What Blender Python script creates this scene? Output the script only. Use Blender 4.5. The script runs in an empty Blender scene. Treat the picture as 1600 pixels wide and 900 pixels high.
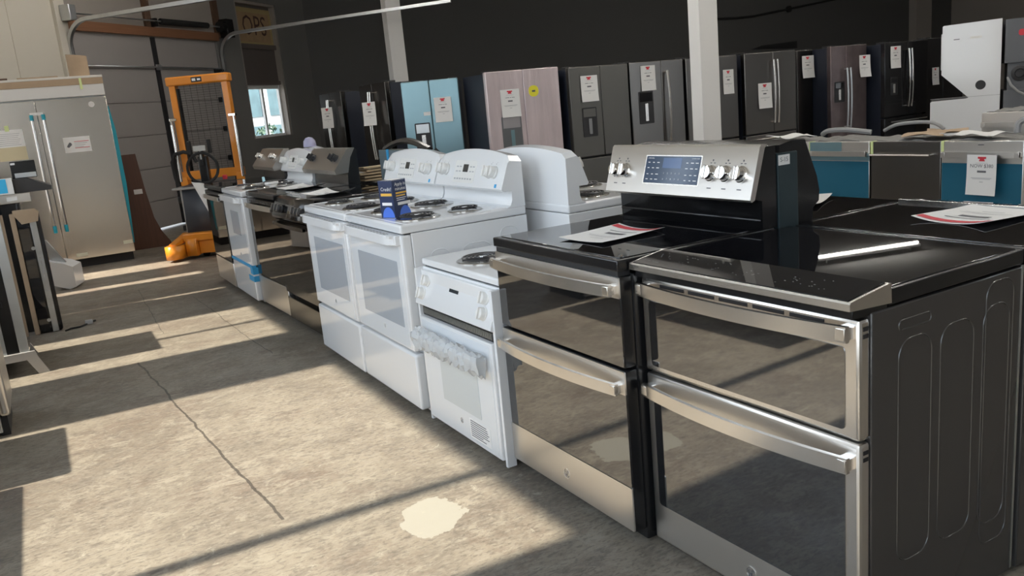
import bpy, bmesh, math, random
from mathutils import Vector, Matrix
random.seed(7)
PI = math.pi
SC = bpy.context.scene
COL = SC.collection
# ------------------------------------------------------------------ materials
MATS = {}
def sset(b, k, v):
    if k in b.inputs: b.inputs[k].default_value = v
def mat(name, col, rough=.5, metal=0., ior=1.5, coat=0., bump=0., bscale=40., stretch=None, var=0., trans=0., emit=0.):
    m = bpy.data.materials.new(name); m.use_nodes = True
    nt = m.node_tree; b = nt.nodes['Principled BSDF']
    c = tuple(col) + (1,)
    sset(b, 'Base Color', c); sset(b, 'Roughness', rough); sset(b, 'Metallic', metal); sset(b, 'IOR', ior)
    sset(b, 'Coat Weight', coat); sset(b, 'Coat Roughness', .05); sset(b, 'Transmission Weight', trans)
    if emit: sset(b, 'Emission Color', c); sset(b, 'Emission Strength', emit)
    if bump or var:
        tc = nt.nodes.new('ShaderNodeTexCoord'); mp = nt.nodes.new('ShaderNodeMapping'); nz = nt.nodes.new('ShaderNodeTexNoise')
        nz.inputs['Scale'].default_value = bscale; nz.inputs['Detail'].default_value = 4
        if stretch: mp.inputs['Scale'].default_value = stretch
        nt.links.new(tc.outputs['Object'], mp.inputs['Vector']); nt.links.new(mp.outputs['Vector'], nz.inputs['Vector'])
        if bump:
            bp = nt.nodes.new('ShaderNodeBump'); bp.inputs['Strength'].default_value = bump; bp.inputs['Distance'].default_value = .02
            nt.links.new(nz.outputs['Fac'], bp.inputs['Height']); nt.links.new(bp.outputs['Normal'], b.inputs['Normal'])
        if var:
            mx = nt.nodes.new('ShaderNodeMixRGB'); mx.inputs['Color1'].default_value = tuple(x*(1-var) for x in col)+(1,)
            mx.inputs['Color2'].default_value = tuple(min(1, x*(1+var)) for x in col)+(1,)
            nt.links.new(nz.outputs['Fac'], mx.inputs['Fac']); nt.links.new(mx.outputs['Color'], b.inputs['Base Color'])
    MATS[name] = m; return m
BR = (1., 60., 60.)      # brushed along local x
steel = mat('brushed steel', (.78, .75, .71), .33, 1., bump=.02, bscale=6, stretch=BR)
steel_b = mat('bright steel', (.86, .83, .79), .26, 1.)
chrome = mat('chrome', (.85, .84, .82), .07, 1.)
galv = mat('galvanised steel', (.62, .64, .65), .38, 1., var=.1, bscale=12)
dsteel = mat('dark fingerprint steel', (.2, .19, .18), .3, 1., bump=.02, bscale=6, stretch=BR)
slate = mat('slate finish', (.14, .135, .125), .42, .85)
bsteel = mat('black stainless', (.1, .095, .09), .22, 1.)
bglass = mat('black glass', (.006, .006, .008), .012, 0., ior=1.62)
mglass = mat('mirror black oven glass', (.012, .012, .013), .03, 0., ior=2.7)
mirror_b = mat('polished black door', (.1, .095, .09), .03, 1.)
white = mat('white enamel', (.83, .84, .85), .16, 0., ior=1.5, coat=.4)
white_m = mat('white plastic', (.8, .79, .76), .4)
wglass = mat('white door glass', (.8, .83, .86), .03, ior=2.1)
wwin = mat('grey tinted oven window', (.45, .49, .54), .04, ior=2.0)
black = mat('black enamel', (.012, .012, .013), .22, 0., ior=1.5)
blackm = mat('black plastic', (.018, .018, .02), .5)
sidegrey = mat('charcoal side panel', (.05, .047, .045), .22, .0, ior=1.6)
navy = mat('dark case paint', (.012, .016, .028), .5)
teal = mat('teal protective film on steel', (.03, .17, .27), .22, .3, ior=1.5)
teal2 = mat('teal tape', (.02, .35, .46), .4)
bluefilm = mat('pale blue film on steel', (.24, .38, .43), .3, .6, ior=1.5, var=.12, bscale=3, stretch=(1, 1, .3))
pinkfilm = mat('pink film on steel', (.74, .63, .64), .2, .3, var=.3, bscale=5, stretch=(1.6, 1, .22), bump=.8)
bluetape = mat('blue tape', (.05, .38, .72), .5)
greentape = mat('pale green tape', (.72, .82, .38), .6)
yellow = mat('yellow sticker', (.85, .78, .05), .5)
display = mat('blue grey control glass', (.055, .085, .14), .08)
lcd = mat('display window', (.09, .15, .29), .1)
lcd_k = mat('dark display', (.03, .035, .04), .15)
orange = mat('orange paint', (.78, .27, .02), .35, 0., coat=.3, var=.08, bscale=6)
cab = mat('dark blue grey cabinet', (.035, .04, .05), .45)
rubber = mat('rubber', (.012, .012, .012), .75)
mesh_w = mat('wire mesh', (.015, .015, .016), .5, .6)
card_b = mat('cardboard', (.45, .33, .22), .8, var=.12, bscale=8)
wood = mat('orange stained wood', (.23, .105, .05), .6, var=.3, bscale=5, stretch=(.4, .4, 12))
dwood = mat('dark walnut board', (.1, .045, .028), .35, var=.35, bscale=4, stretch=(10, 1, .5))
stud = mat('rough stud wood', (.11, .06, .035), .8, var=.3, bscale=8)
paper = mat('paper', (.86, .85, .83), .75)
ink = mat('grey ink', (.14, .14, .15), .8)
ink_l = mat('light grey ink', (.45, .45, .46), .8)
redink = mat('red ink', (.62, .04, .06), .7)
whiteink = mat('white ink', (.9, .9, .9), .7)
goldink = mat('yellow ink', (.85, .5, .08), .7)
navycard = mat('navy card', (.02, .035, .1), .3)
bluecard = mat('blue circle print', (.08, .2, .75), .35)
coilm = mat('burner coil', (.055, .055, .06), .38, .6)
drip = mat('chrome drip bowl', (.5, .48, .45), .18, 1.)
wallgrey = mat('dark grey wall paint', (.1, .098, .095), .75, bump=.05, bscale=30)
wallgar = mat('taupe wall paint', (.36, .325, .29), .8, bump=.1, bscale=25)
cream = mat('cream wall paint', (.72, .67, .58), .75)
doorm = mat('garage door paint', (.36, .335, .32), .55, var=.05, bscale=3)
colp = mat('white column paint', (.88, .86, .83), .6)
ceilm = mat('ceiling paint', (.74, .73, .71), .85)
wframe = mat('white window frame', (.85, .85, .84), .5)
tanboard = mat('aged sign board', (.42, .29, .16), .7, var=.2, bscale=9)
brownink = mat('brown letter paint', (.07, .03, .022), .7)
foam = mat('grey insulation', (.23, .225, .215), .9, var=.3, bscale=14, bump=.5)
hose = mat('grey hose', (.3, .3, .3), .5)
lav = mat('lavender plastic', (.42, .41, .58), .5)
gbox = mat('grey blue metal', (.2, .25, .27), .4, .4)
plastic_wrap = mat('clear crumpled wrap', (.93, .95, .96), .22, 0., ior=1.2, trans=.55)
leaf = mat('leaf green', (.06, .12, .07), .6)
asphalt = mat('outside paving', (.36, .35, .33), .9)
lampm = mat('tube lamp', (1, .96, .9), .5, emit=80)
def glass_mat():
    m = bpy.data.materials.new('window glass'); m.use_nodes = True; nt = m.node_tree
    nt.nodes.remove(nt.nodes['Principled BSDF']); o = nt.nodes['Material Output']
    t = nt.nodes.new('ShaderNodeBsdfTransparent'); t.inputs[0].default_value = (.93, .95, .95, 1)
    g = nt.nodes.new('ShaderNodeBsdfGlossy'); g.inputs['Roughness'].default_value = .02
    x = nt.nodes.new('ShaderNodeMixShader'); x.inputs[0].default_value = .06
    nt.links.new(t.outputs[0], x.inputs[1]); nt.links.new(g.outputs[0], x.inputs[2]); nt.links.new(x.outputs[0], o.inputs[0])
    return m
glass = glass_mat()
def floor_mat():
    m = bpy.data.materials.new('worn concrete'); m.use_nodes = True; nt = m.node_tree; L = nt.links; N = nt.nodes.new
    b = nt.nodes['Principled BSDF']
    geo = N('ShaderNodeNewGeometry')
    def noise(scale, detail=6, rough=.6, st=None, dist=0):
        n = N('ShaderNodeTexNoise'); n.inputs['Scale'].default_value = scale; n.inputs['Detail'].default_value = detail; n.inputs['Roughness'].default_value = rough
        n.inputs['Distortion'].default_value = dist
        if st:
            mp = N('ShaderNodeMapping'); mp.inputs['Scale'].default_value = st; L.new(geo.outputs['Position'], mp.inputs['Vector']); L.new(mp.outputs['Vector'], n.inputs['Vector'])
        else: L.new(geo.outputs['Position'], n.inputs['Vector'])
        return n.outputs['Fac']
    def ramp(f, a, b_, ca, cb):
        r = N('ShaderNodeValToRGB'); r.color_ramp.elements[0].position = a; r.color_ramp.elements[1].position = b_
        r.color_ramp.elements[0].color = ca; r.color_ramp.elements[1].color = cb; L.new(f, r.inputs[0]); return r.outputs[0]
    def mix(f, a, b_, mode='MIX'):
        x = N('ShaderNodeMixRGB'); x.blend_type = mode
        for i, v in ((0, f), (1, a), (2, b_)):
            if hasattr(v, 'is_linked'): L.new(v, x.inputs[i])
            else: x.inputs[i].default_value = v
        return x.outputs[0]
    K = (0, 0, 0, 1); Wt = (1, 1, 1, 1)
    base = mix(ramp(noise(1.9, 12, .72, None, .3), .42, .58, K, Wt), (.255, .22, .172, 1), (.185, .156, .122, 1))
    base = mix(ramp(noise(1.35, 12, .75, (1, 1.3, 1), .3), .51, .6, K, (.7, .7, .7, 1)), base, (.15, .113, .087, 1))
    base = mix(ramp(noise(6.5, 12, .75, (1, 1.7, 1), .4), .52, .59, K, (.6, .6, .6, 1)), base, (.13, .11, .09, 1))
    base = mix(ramp(noise(5.2, 12, .78, (1, 1.5, 1), .6), .54, .58, K, (.6, .6, .6, 1)), base, (.315, .28, .222, 1))
    base = mix(ramp(noise(26, 8, .7, (1, 2.2, 1), .3), .5, .6, K, (.42, .42, .42, 1)), base, (.3, .27, .22, 1))
    base = mix(ramp(noise(31, 8, .7, (1, 2.4, 1), .3), .51, .6, K, (.55, .55, .55, 1)), base, (.085, .072, .06, 1))
    flk = ramp(noise(7, 12, .8, (1.2, 1.6, 1), .6), .6, .63, K, Wt)
    sep = N('ShaderNodeSeparateXYZ'); L.new(geo.outputs['Position'], sep.inputs[0])
    def math_(op, a, b_=0.):
        n = N('ShaderNodeMath'); n.operation = op
        for i, v in ((0, a), (1, b_)):
            if hasattr(v, 'is_linked'): L.new(v, n.inputs[i])
            else: n.inputs[i].default_value = v
        return n.outputs[0]
    wob = math_('MULTIPLY', math_('SUBTRACT', noise(7, 5, .6), .5), .16)
    # bare pale patch
    dx = math_('DIVIDE', math_('SUBTRACT', sep.outputs[0], 1.0), 1.15); dy = math_('DIVIDE', math_('SUBTRACT', sep.outputs[1], 2.56), 1.25)
    d = math_('ADD', math_('SQRT', math_('ADD', math_('MULTIPLY', dx, dx), math_('MULTIPLY', dy, dy))), wob)
    base = mix(math_('LESS_THAN', d, .105), base, (0.324, 0.304, 0.255, 1))
    nearm = math_('MULTIPLY', flk, math_('LESS_THAN', math_('ADD', math_('ABSOLUTE', math_('SUBTRACT', sep.outputs[1], 2.75)), math_('MULTIPLY', wob, 4.)), .5))
    base = mix(math_('MULTIPLY', nearm, .8), base, (0.360, 0.330, 0.266, 1))
    # slab joints
    wj = math_('MULTIPLY', math_('SUBTRACT', noise(2.5, 6, .6), .5), .07)
    for (x0, k, y0, wd, y1, y2) in ((.465, -.067, 4.2, .0055, 2.9, 5.7), (1.02, -.03, 7.6, .003, 5.2, 7.6), (.62, .03, 7., .003, 6.4, 8.5)):
        q = math_('ABSOLUTE', math_('ADD', math_('SUBTRACT', math_('SUBTRACT', sep.outputs[0], x0), math_('MULTIPLY', math_('SUBTRACT', sep.outputs[1], y0), k)), wj))
        f = math_('MULTIPLY', math_('LESS_THAN', q, wd), math_('MULTIPLY', math_('GREATER_THAN', sep.outputs[1], y1), math_('LESS_THAN', sep.outputs[1], y2)))
        base = mix(math_('MULTIPLY', f, .75), base, (0.032, 0.027, 0.023, 1))
    L.new(base, b.inputs['Base Color'])
    L.new(ramp(noise(4, 6), .3, .7, (.42, .42, .42, 1), (.62, .62, .62, 1)), b.inputs['Roughness'])
    bp = N('ShaderNodeBump'); bp.inputs['Strength'].default_value = .12; bp.inputs['Distance'].default_value = .01
    L.new(noise(25, 6, .7), bp.inputs['Height']); L.new(bp.outputs[0], b.inputs['Normal'])
    return m
floorm = floor_mat()
# ------------------------------------------------------------------ mesh helpers
_TXT = {}
def text_geo(body, size, align):
    k = (body, size, align)
    if k in _TXT: return _TXT[k]
    cu = bpy.data.curves.new('t', 'FONT'); cu.body = body; cu.size = size; cu.align_x = align; cu.align_y = 'CENTER'; cu.resolution_u = 2
    o = bpy.data.objects.new('t', cu); COL.objects.link(o)
    dg = bpy.context.evaluated_depsgraph_get(); dg.update()
    me = bpy.data.meshes.new_from_object(o.evaluated_get(dg))
    g = ([v.co.copy() for v in me.vertices], [tuple(p.vertices) for p in me.polygons])
    bpy.data.objects.remove(o); bpy.data.curves.remove(cu); bpy.data.meshes.remove(me)
    _TXT[k] = g; return g
class MB:
    def __init__(s, M=None): s.v = []; s.f = []; s.m = []; s.s = []; s.M = M or Matrix(); s.mi = 0
    def add(s, vs, fs, sm=None):
        b = len(s.v); s.v += [s.M @ Vector(p) for p in vs]; s.f += [tuple(b+i for i in f) for f in fs]; s.m += [s.mi]*len(fs); s.s += sm or [True]*len(fs); return s
    def bm(s, bm, flat=None):
        bm.verts.ensure_lookup_table(); bm.verts.index_update(); bm.normal_update()
        s.add([v.co.copy() for v in bm.verts], [tuple(v.index for v in f.verts) for f in bm.faces], [not flat(f) for f in bm.faces] if flat else None); bm.free(); return s
    def box(s, x0, x1, y0, y1, z0, z1, bev=0., seg=2):
        bm = bmesh.new(); bmesh.ops.create_cube(bm, size=1)
        for v in bm.verts: v.co = Vector((x0+(v.co.x+.5)*(x1-x0), y0+(v.co.y+.5)*(y1-y0), z0+(v.co.z+.5)*(z1-z0)))
        if bev: bmesh.ops.bevel(bm, geom=list(bm.edges), offset=min(bev, .45*min(abs(x1-x0), abs(y1-y0), abs(z1-z0))), segments=seg, affect='EDGES', profile=.5)
        return s.bm(bm, lambda f: max(abs(c) for c in f.normal) > .9995)
    def prism(s, poly, axis, a, b):
        def P(p, t): return (t, p[0], p[1]) if axis == 0 else ((p[0], t, p[1]) if axis == 1 else (p[0], p[1], t))
        n = len(poly); vs = [P(p, a) for p in poly]+[P(p, b) for p in poly]
        fs = [tuple(range(n)), tuple(range(2*n-1, n-1, -1))]+[(i, n+i, n+(i+1) % n, (i+1) % n) for i in range(n)]
        bm = bmesh.new(); bv = [bm.verts.new(v) for v in vs]
        for f in fs: bm.faces.new([bv[i] for i in f])
        bmesh.ops.recalc_face_normals(bm, faces=bm.faces); return s.bm(bm, lambda f: abs(f.normal[axis]) > .9)
    def rings(s, rings, cap=True, closed=False):
        n = len(rings[0]); vs = [p for r in rings for p in r]; fs = []
        R = len(rings)
        for i in range(R if closed else R-1):
            for j in range(n):
                a = i*n+j; b = i*n+(j+1) % n; c = ((i+1) % R)*n+(j+1) % n; d = ((i+1) % R)*n+j; fs.append((a, b, c, d))
        if cap and not closed: fs += [tuple(range(n-1, -1, -1)), tuple(range((R-1)*n, R*n))]
        bm = bmesh.new(); bv = [bm.verts.new(v) for v in vs]
        for f in fs:
            try: bm.faces.new([bv[i] for i in f])
            except ValueError: pass
        bmesh.ops.recalc_face_normals(bm, faces=bm.faces); return s.bm(bm)
    def tube(s, pts, r, n=8, closed=False):
        pts = [Vector(p) for p in pts]; rr = []
        up = None; N = len(pts)
        for i, p in enumerate(pts):
            a = pts[(i-1) % N] if (closed or i > 0) else p; b = pts[(i+1) % N] if (closed or i < N-1) else p
            t = (b-a).normalized()
            if up is None: up = t.orthogonal().normalized()
            up = (up-t*up.dot(t)); up = up.normalized() if up.length > 1e-6 else t.orthogonal().normalized()
            w = t.cross(up); q = r[i] if isinstance(r, (list, tuple)) else r
            rr.append([p+(up*math.cos(2*PI*k/n)+w*math.sin(2*PI*k/n))*q for k in range(n)])
        return s.rings(rr, True, closed)
    def cyl(s, p, q, r, n=20, r2=None): return s.tube([p, q], [r, r if r2 is None else r2], n)
    def lathe(s, prof, n=28):
        return s.rings([[(r*math.cos(2*PI*k/n), r*math.sin(2*PI*k/n), z) for k in range(n)] for r, z in prof])
    def sheet(s, fn, nu, nv, th=.0008):
        top = [[Vector(fn(i/nu, j/nv)) for i in range(nu+1)] for j in range(nv+1)]
        n1 = (top[0][-1]-top[0][0]).cross(top[-1][0]-top[0][0]).normalized()*th
        W = nu+1; vs = [p for r in top for p in r]; m = len(vs); vs += [p-n1 for p in vs[:m]]
        fs = []
        for j in range(nv):
            for i in range(nu):
                a = j*W+i; fs += [(a, a+1, a+W+1, a+W), (m+a, m+a+W, m+a+W+1, m+a+1)]
        B = [i for i in range(W)]+[j*W+nu for j in range(1, nv+1)]+[nv*W+i for i in range(nu-1, -1, -1)]+[j*W for j in range(nv-1, 0, -1)]
        for k in range(len(B)): a = B[k]; b = B[(k+1) % len(B)]; fs.append((b, a, m+a, m+b))
        return s.add(vs, fs)
    def text(s, body, size, x=0, y=0, z=.0006, align='CENTER', sx=1.):
        vs, fs = text_geo(body, size, align)
        return s.add([(v.x*sx+x, v.y+y, z) for v in vs], fs)
    def build(s, name, m, parent=None, label=None, smooth=True, ang=35):
        me = bpy.data.meshes.new(name); me.from_pydata([tuple(v) for v in s.v], [], s.f)
        for q in (m if isinstance(m, (list, tuple)) else [m]): me.materials.append(q)
        me.polygons.foreach_set('material_index', s.m); me.update()
        if smooth:
            me.shade_smooth(); me.set_sharp_from_angle(angle=math.radians(ang)); me.polygons.foreach_set('use_smooth', s.s)
        o = bpy.data.objects.new(name, me); COL.objects.link(o)
        if parent is not None: o.parent = parent
        if label: o['label'] = label
        return o
def thing(name, label, cat, loc=(0, 0, 0), rz=0., group=None):
    o = bpy.data.objects.new(name, None); COL.objects.link(o); o.empty_display_size = .1
    o.location = loc; o.rotation_euler = (0, 0, rz); o['label'] = label; o['category'] = cat
    if group: o['group'] = group
    return o
def tag(o, label, cat, group=None, kind=None):
    o['label'] = label; o['category'] = cat
    if group: o['group'] = group
    if kind: o['kind'] = kind
    return o
def struct(o): o['kind'] = 'structure'; return o
def dup(root, loc, rz, label=None, skip=()):
    def cp(o, par):
        c = o.copy(); COL.objects.link(c)
        if par is not None: c.parent = par
        for ch in o.children:
            if ch.name.split('.')[0] not in skip: cp(ch, c)
        return c
    r = cp(root, None); r.location = loc; r.rotation_euler = (0, 0, rz)
    if label: r['label'] = label
    return r
def frontM(x=0, y=0, z=0):      # plane facing local -y: (x, up, out)
    return Matrix(((1, 0, 0, x), (0, 0, -1, y), (0, 1, 0, z), (0, 0, 0, 1)))
def slopeM(x, p0, p1):          # sloping panel seen from -y; p0 (y,z) bottom, p1 top
    t = Vector((p1[0]-p0[0], p1[1]-p0[1])).normalized()
    return Matrix(((1, 0, 0, x), (0, t.x, -t.y, p0[0]), (0, t.y, t.x, p0[1]), (0, 0, 0, 1)))
def rrect(x0, x1, y0, y1, r, n=5):
    pts = []
    for cx, cy, a in ((x1-r, y0+r, -90), (x1-r, y1-r, 0), (x0+r, y1-r, 90), (x0+r, y0+r, 180)):
        for k in range(n+1): t = math.radians(a+90*k/n); pts.append((cx+r*math.cos(t), cy+r*math.sin(t)))
    return pts
# ------------------------------------------------------------------ appliance parts
ROWZ = -PI/2      # local x -> -Y, local y -> +X : things facing -X
BACKZ = PI/2      # things facing +X
def bowed_handle(w, z0, z1, out, bow, th, m, parent, post=.03, name='handle'):
    b = MB(); n = 18; pr = []; h = w/2
    for i in range(n+1):
        x = -h+w*i/n; y = -out-bow*(1-(x/h)**2)
        pr.append([(x, y, z0), (x, y+th, z0), (x, y+th, z1), (x, y, z1)])
    b.rings(pr)
    for sx in (-1, 1): b.box(sx*(h-post) if sx > 0 else -h, h if sx > 0 else -(h-post), -out-.004, .002, z0+.004, z1-.004, .002)
    return b.build(name, m, parent, ang=30)
def emblem(parent, x, y, z, r, m1=steel_b, m2=ink):
    b = MB(frontM(x, y, z)); n = 36
    b.rings([[(q*math.cos(2*PI*k/n), q*math.sin(2*PI*k/n), h) for q, h in ((r, 0), (r, .0012), (r*.86, .0012), (r*.86, 0))] for k in range(n)], closed=True)
    b.mi = 1
    def curl(cx, cy, s, a0, a1, rr): return [(cx+rr*math.cos(a0+(a1-a0)*i/12)*s, cy+rr*math.sin(a0+(a1-a0)*i/12), .0007) for i in range(13)]
    b.tube(curl(-r*.3, r*.02, 1, .7, 5.9, r*.33), r*.045, 5); b.tube(curl(-r*.22, -r*.32, 1, 1.3, -2.4, r*.26), r*.045, 5)
    b.tube(curl(r*.34, r*.22, 1, .6, 4.6, r*.24), r*.045, 5); b.tube(curl(r*.34, -r*.22, 1, 1.7, 5.8, r*.26), r*.045, 5)
    for k in range(4): t = PI/4+k*PI/2; b.tube([(r*.76*math.cos(t+j*.16), r*.76*math.sin(t+j*.16)*1, .0007) for j in range(-3, 4)], r*.04, 5)
    return b.build('emblem', [m1, m2], parent)
def legs(parent, w, d, z=.03):
    for sx in (-1, 1):
        for y in (.1, d-.06):
            MB().cyl((sx*(w/2-.05), y, 0), (sx*(w/2-.05), y, z), .016, 12).build('leg', blackm, parent)
def side_ribs(b, w, loops, sides=(1,), r=.0024):
    for sx in sides:
        for (y0, y1, z0, z1, rad) in loops:
            b.tube([(sx*w/2, p[0], p[1]) for p in rrect(y0, y1, z0, z1, rad, 5)], r, 6, True)
def coil_burner(parent, x, y, z, R, label=None):
    b = MB(Matrix.Translation((x, y, z)))
    b.lathe([(.0, .001), (R*.3, .001), (R*1.02, .003), (R*1.16, .0055), (R*1.2, .003), (R*1.2, 0)], 36)
    br = b.build('burner', drip, parent)
    c = MB(Matrix.Translation((x, y, z))); turns = 4 if R > .085 else 3; n = turns*26
    c.tube([((.022+(R-.024)*i/n)*math.cos(2*PI*turns*i/n), (.022+(R-.024)*i/n)*math.sin(2*PI*turns*i/n), .015) for i in range(n+1)], .0043, 6)
    for k in range(3):
        t = k*2*PI/3+.4; c.box(-.001, .001, 0, 0, 0, 0) if 0 else c.tube([(.01*math.cos(t), .01*math.sin(t), .0095), (R*.98*math.cos(t), R*.98*math.sin(t), .0095)], .003, 5)
    c.build('coil', coilm, br)
    k = MB(Matrix.Translation((x, y, z))); k.lathe([(0, .018), (.018, .017), (.02, .008), (.02, .004)], 16); k.build('medallion', chrome, br)
    return br
def knob(parent, M, r, h, m, grip=True, name='knob', m2=None):
    b = MB(M); b.lathe([(r*1.12, 0), (r*1.12, h*.18), (r, h*.25), (r*.93, h*.72), (r*.85, h*.78), (0, h*.78)], 24)
    if grip: b.mi = 1; b.box(-r*.2, r*.2, -r*.93, r*.93, h*.6, h, r*.12)
    return b.build(name, [m, m2 or m], parent)
def oven_door(parent, w, z0, z1, th, m, y0=0., bev=.006, name='oven_door'):
    return MB().box(-w/2, w/2, y0, y0+th, z0, z1, bev).build(name, m, parent)
def panel(parent, x0, x1, z0, z1, y, m, name, th=.004, r=.012):
    b = MB(); b.prism(rrect(x0, x1, z0, z1, r), 1, y-.0012, y+th); return b.build(name, m, parent)
# ------------------------------------------------------------------ white coil range
def guard_loft(w, prof_fn, n=26):
    return [[(x, y, z) for y, z in prof_fn(x)] for x in (-w/2+w*i/n for i in range(n+1))]
def white_range(label, loc, rz, group, win=(-.238, .295, .428, .742)):
    W = .757; t = thing('range', label, 'stove', loc, rz, group)
    b = MB(); b.box(-W/2, W/2, .05, .655, .02, .872, .004)
    side_ribs(b, W, [(.13, .23, .2, .78, .04), (.29, .45, .2, .78, .05), (.5, .6, .2, .83, .04)], (1, -1)); b.build('body', white, t)
    legs(t, W, .655, .022)
    dr = MB().box(-W/2+.003, W/2-.003, 0, .05, .037, .308, .012, 3).build('drawer', white, t)
    d = oven_door(t, W-.006, .323, .868, .05, white, bev=.01)
    panel(d, -.335, .335, .335, .815, -.0005, wglass, 'glass_panel', r=.01)
    panel(d, *win, -.002, wwin, 'window', r=.006)
    sl = MB()
    for k in range(13):
        for j in range(2): sl.box(-.28+k*.043, -.28+k*.043+.026, -.034+j*.014, -.027+j*.014, .8682, .8692)
    sl.build('vent_slots', blackm, d)
    emblem(d, .03, -.002, .388, .014, white_m, ink_l)
    h = MB(); pr = []
    for i in range(17):
        x = -.345+.69*i/16; e = max(0., abs(x)-.27)/.075; o_ = .047-.03*e*e
        pr.append([(x, -o_, .826), (x, -o_+.014, .82), (x, -o_+.017, .866), (x, -o_+.003, .868)])
    h.rings(pr)
    h.box(-.335, .335, -.04, .004, .858, .8685)
    for sx in (-1, 1): h.box(sx*.345-.012, sx*.345+.012, -.022, .004, .823, .867, .004)
    h.build('handle', white, d)
    c = MB(); c.box(-W/2, W/2, .0, .655, .874, .916, .01, 3); c.tube([(p[0], p[1], .9155) for p in rrect(-W/2+.012, W/2-.012, .03, .56, .02)], .003, 6, True)
    c.build('cooktop', white, t)
    MB().box(-W/2+.01, W/2-.01, .02, .6, .868, .876).build('gasket', blackm, t)
    for x, y, R in ((.215, .16, .09), (.215, .41, .072), (-.19, .165, .072), (-.18, .41, .094)): coil_burner(t, x, y, .9165, R)
    P0, P1 = (.53, 1.006), (.592, 1.17)
    def pf(x):
        q = 2*x/W; top = 1.19-.034*q*q-.02*max(0, abs(q)-.93)/.07
        zt = top-.012; yt = .53+(zt-1.006)*.062/.164; return [(.55, .915), (.572, .925), (.583, .95), (.585, .996), (.537, .996), (.53, 1.006), (yt, zt), (yt+.011, top), (.65, top-.008), (.652, .915)]
    MB().rings(guard_loft(W, pf)).build('backguard', white, t, ang=25)
    M = slopeM(0, P0, P1)
    for x in (-.315, -.265, .225, .275): knob(t, M @ Matrix.Translation((x, .085 if x < 0 else .08, .0005)), .028, .045, white_m)
    b = MB(M); b.prism(rrect(-.17, .07, .02, .135, .012), 2, .0, .0015); cp = b.build('control_panel', white_m, t)
    b = MB(M); b.box(-.07, -.015, .075, .115, .001, .003); b.build('display', lcd_k, cp)
    b = MB(M)
    for k in range(7): b.box(-.155+.03*k, -.137+.03*k, .035, .043, .0014, .0022)
    for k in range(2):
        for j in range(2): b.box(-.15+.035*k, -.127+.035*k, .075+.025*j, .081+.025*j, .0014, .0022); b.box(.005+.03*k, .025+.03*k, .075+.025*j, .081+.025*j, .0014, .0022)
    b.build('button_marks', ink_l, cp)
    b = MB(M); b.box(.3, .32, .006, .024, .0005, .0012); b.build('blue_sticker', bluetape, t)
    b = MB(M)
    for x in (-.315, -.265, .225, .275): b.box(x-.004, x+.004, .12, .124, .0003, .001); b.box(x+.008, x+.012, .128, .131, .0003, .001)
    b.build('knob_marks', ink_l, t)
    return t
# ------------------------------------------------------------------ double oven ranges
def dbl_range_front_control(label, loc, rz):
    W = .757; t = thing('double_oven_range', label, 'stove', loc, rz)
    b = MB(); b.box(-W/2, W/2, .04, .635, .012, .877, .004)
    side_ribs(b, W, [(.135, .26, .22, .79, .045), (.295, .43, .22, .79, .045), (.47, .585, .2, .8, .045), (.135, .255, .815, .838, .011), (.48, .6, .14, .86, .04)], (1,))
    b.build('body', sidegrey, t); legs(t, W, .63, .014)
    for nm, z0, z1, wz0, wz1, hz in (('upper_oven_door', .578, .868, .6, .8, .838), ('lower_oven_door', .018, .572, .145, .5, .525)):
        d = oven_door(t, W-.004, z0, z1, .038, steel_b if nm[0] == 'u' else steel, bev=.009, name=nm)
        panel(d, -W/2+.034, W/2-.04, wz0, wz1, -.0008, mglass, 'window', r=.012)
        bowed_handle(W-.03, hz-.019, hz+.019, .03, .03, .012, steel_b, d)
        if nm[0] == 'u':
            s = MB()
            for k in range(5): x = -.29+.118*k; s.box(x, x+.1, -.0012, .002, .845, .855)
            s.build('vent_slots', blackm, d)
        e = MB()
        e.box(W/2-.003, W/2-.0012, .012, .03, z1-.045, z1-.035); e.box(W/2-.003, W/2-.0012, .012, .03, z1-.028, z1-.018); e.build('hinge_marks', blackm, d)
    emblem(t, .03, -.001, .085, .019, steel, ink)
    c = MB(); c.box(-W/2, W/2, .1, .64, .883, .921, .003); c.build('cooktop', black, t)
    c = MB(); c.box(-W/2+.012, W/2-.012, .11, .625, .919, .9235, .002); c.build('glass_top', bglass, t)
    # front control wedge
    prof = [(-.037, .896), (-.037, .912), (-.034, .916), (.098, .935), (.104, .934), (.106, .888)]
    tr = MB().prism(prof, 0, -W/2-.002, W/2+.002).build('control_trim', steel_b, t)
    M = slopeM(0, (-.034, .9165), (.098, .9355))
    b = MB(M); b.box(-W/2+.008, W/2-.008, .004, .132, -.002, .0014, .001); cp = b.build('control_glass', mat('matte black control glass', (.008, .008, .009), .02, ior=1.2), t)
    b = MB(M); random.seed(3)
    for x in (-.3, -.22, -.1, .02, .17, .25):
        for k in range(9):
            px = x+random.uniform(-.035, .035); py = random.uniform(.03, .1); b.box(px, px+random.uniform(.002, .005), py, py+.0018, .0013, .0019)
    b.text('ON OFF', .008, -.335, .03, .0016); b.text('TIMER', .008, -.295, .028, .0016)
    b.build('touch_marks', mat('dim touch marks', (.2, .2, .2), .5), cp)
    b = MB().box(-W/2+.004, W/2-.004, -.02, .1, .872, .897, .003); b.build('front_gap_trim', black, t)  # black strip across the gap under the control wedge
    b = MB(); b.box(W/2-.002, W/2+.001, .632, .64, .02, .88); b.build('rear_flange', galv, t)
    return t
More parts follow.
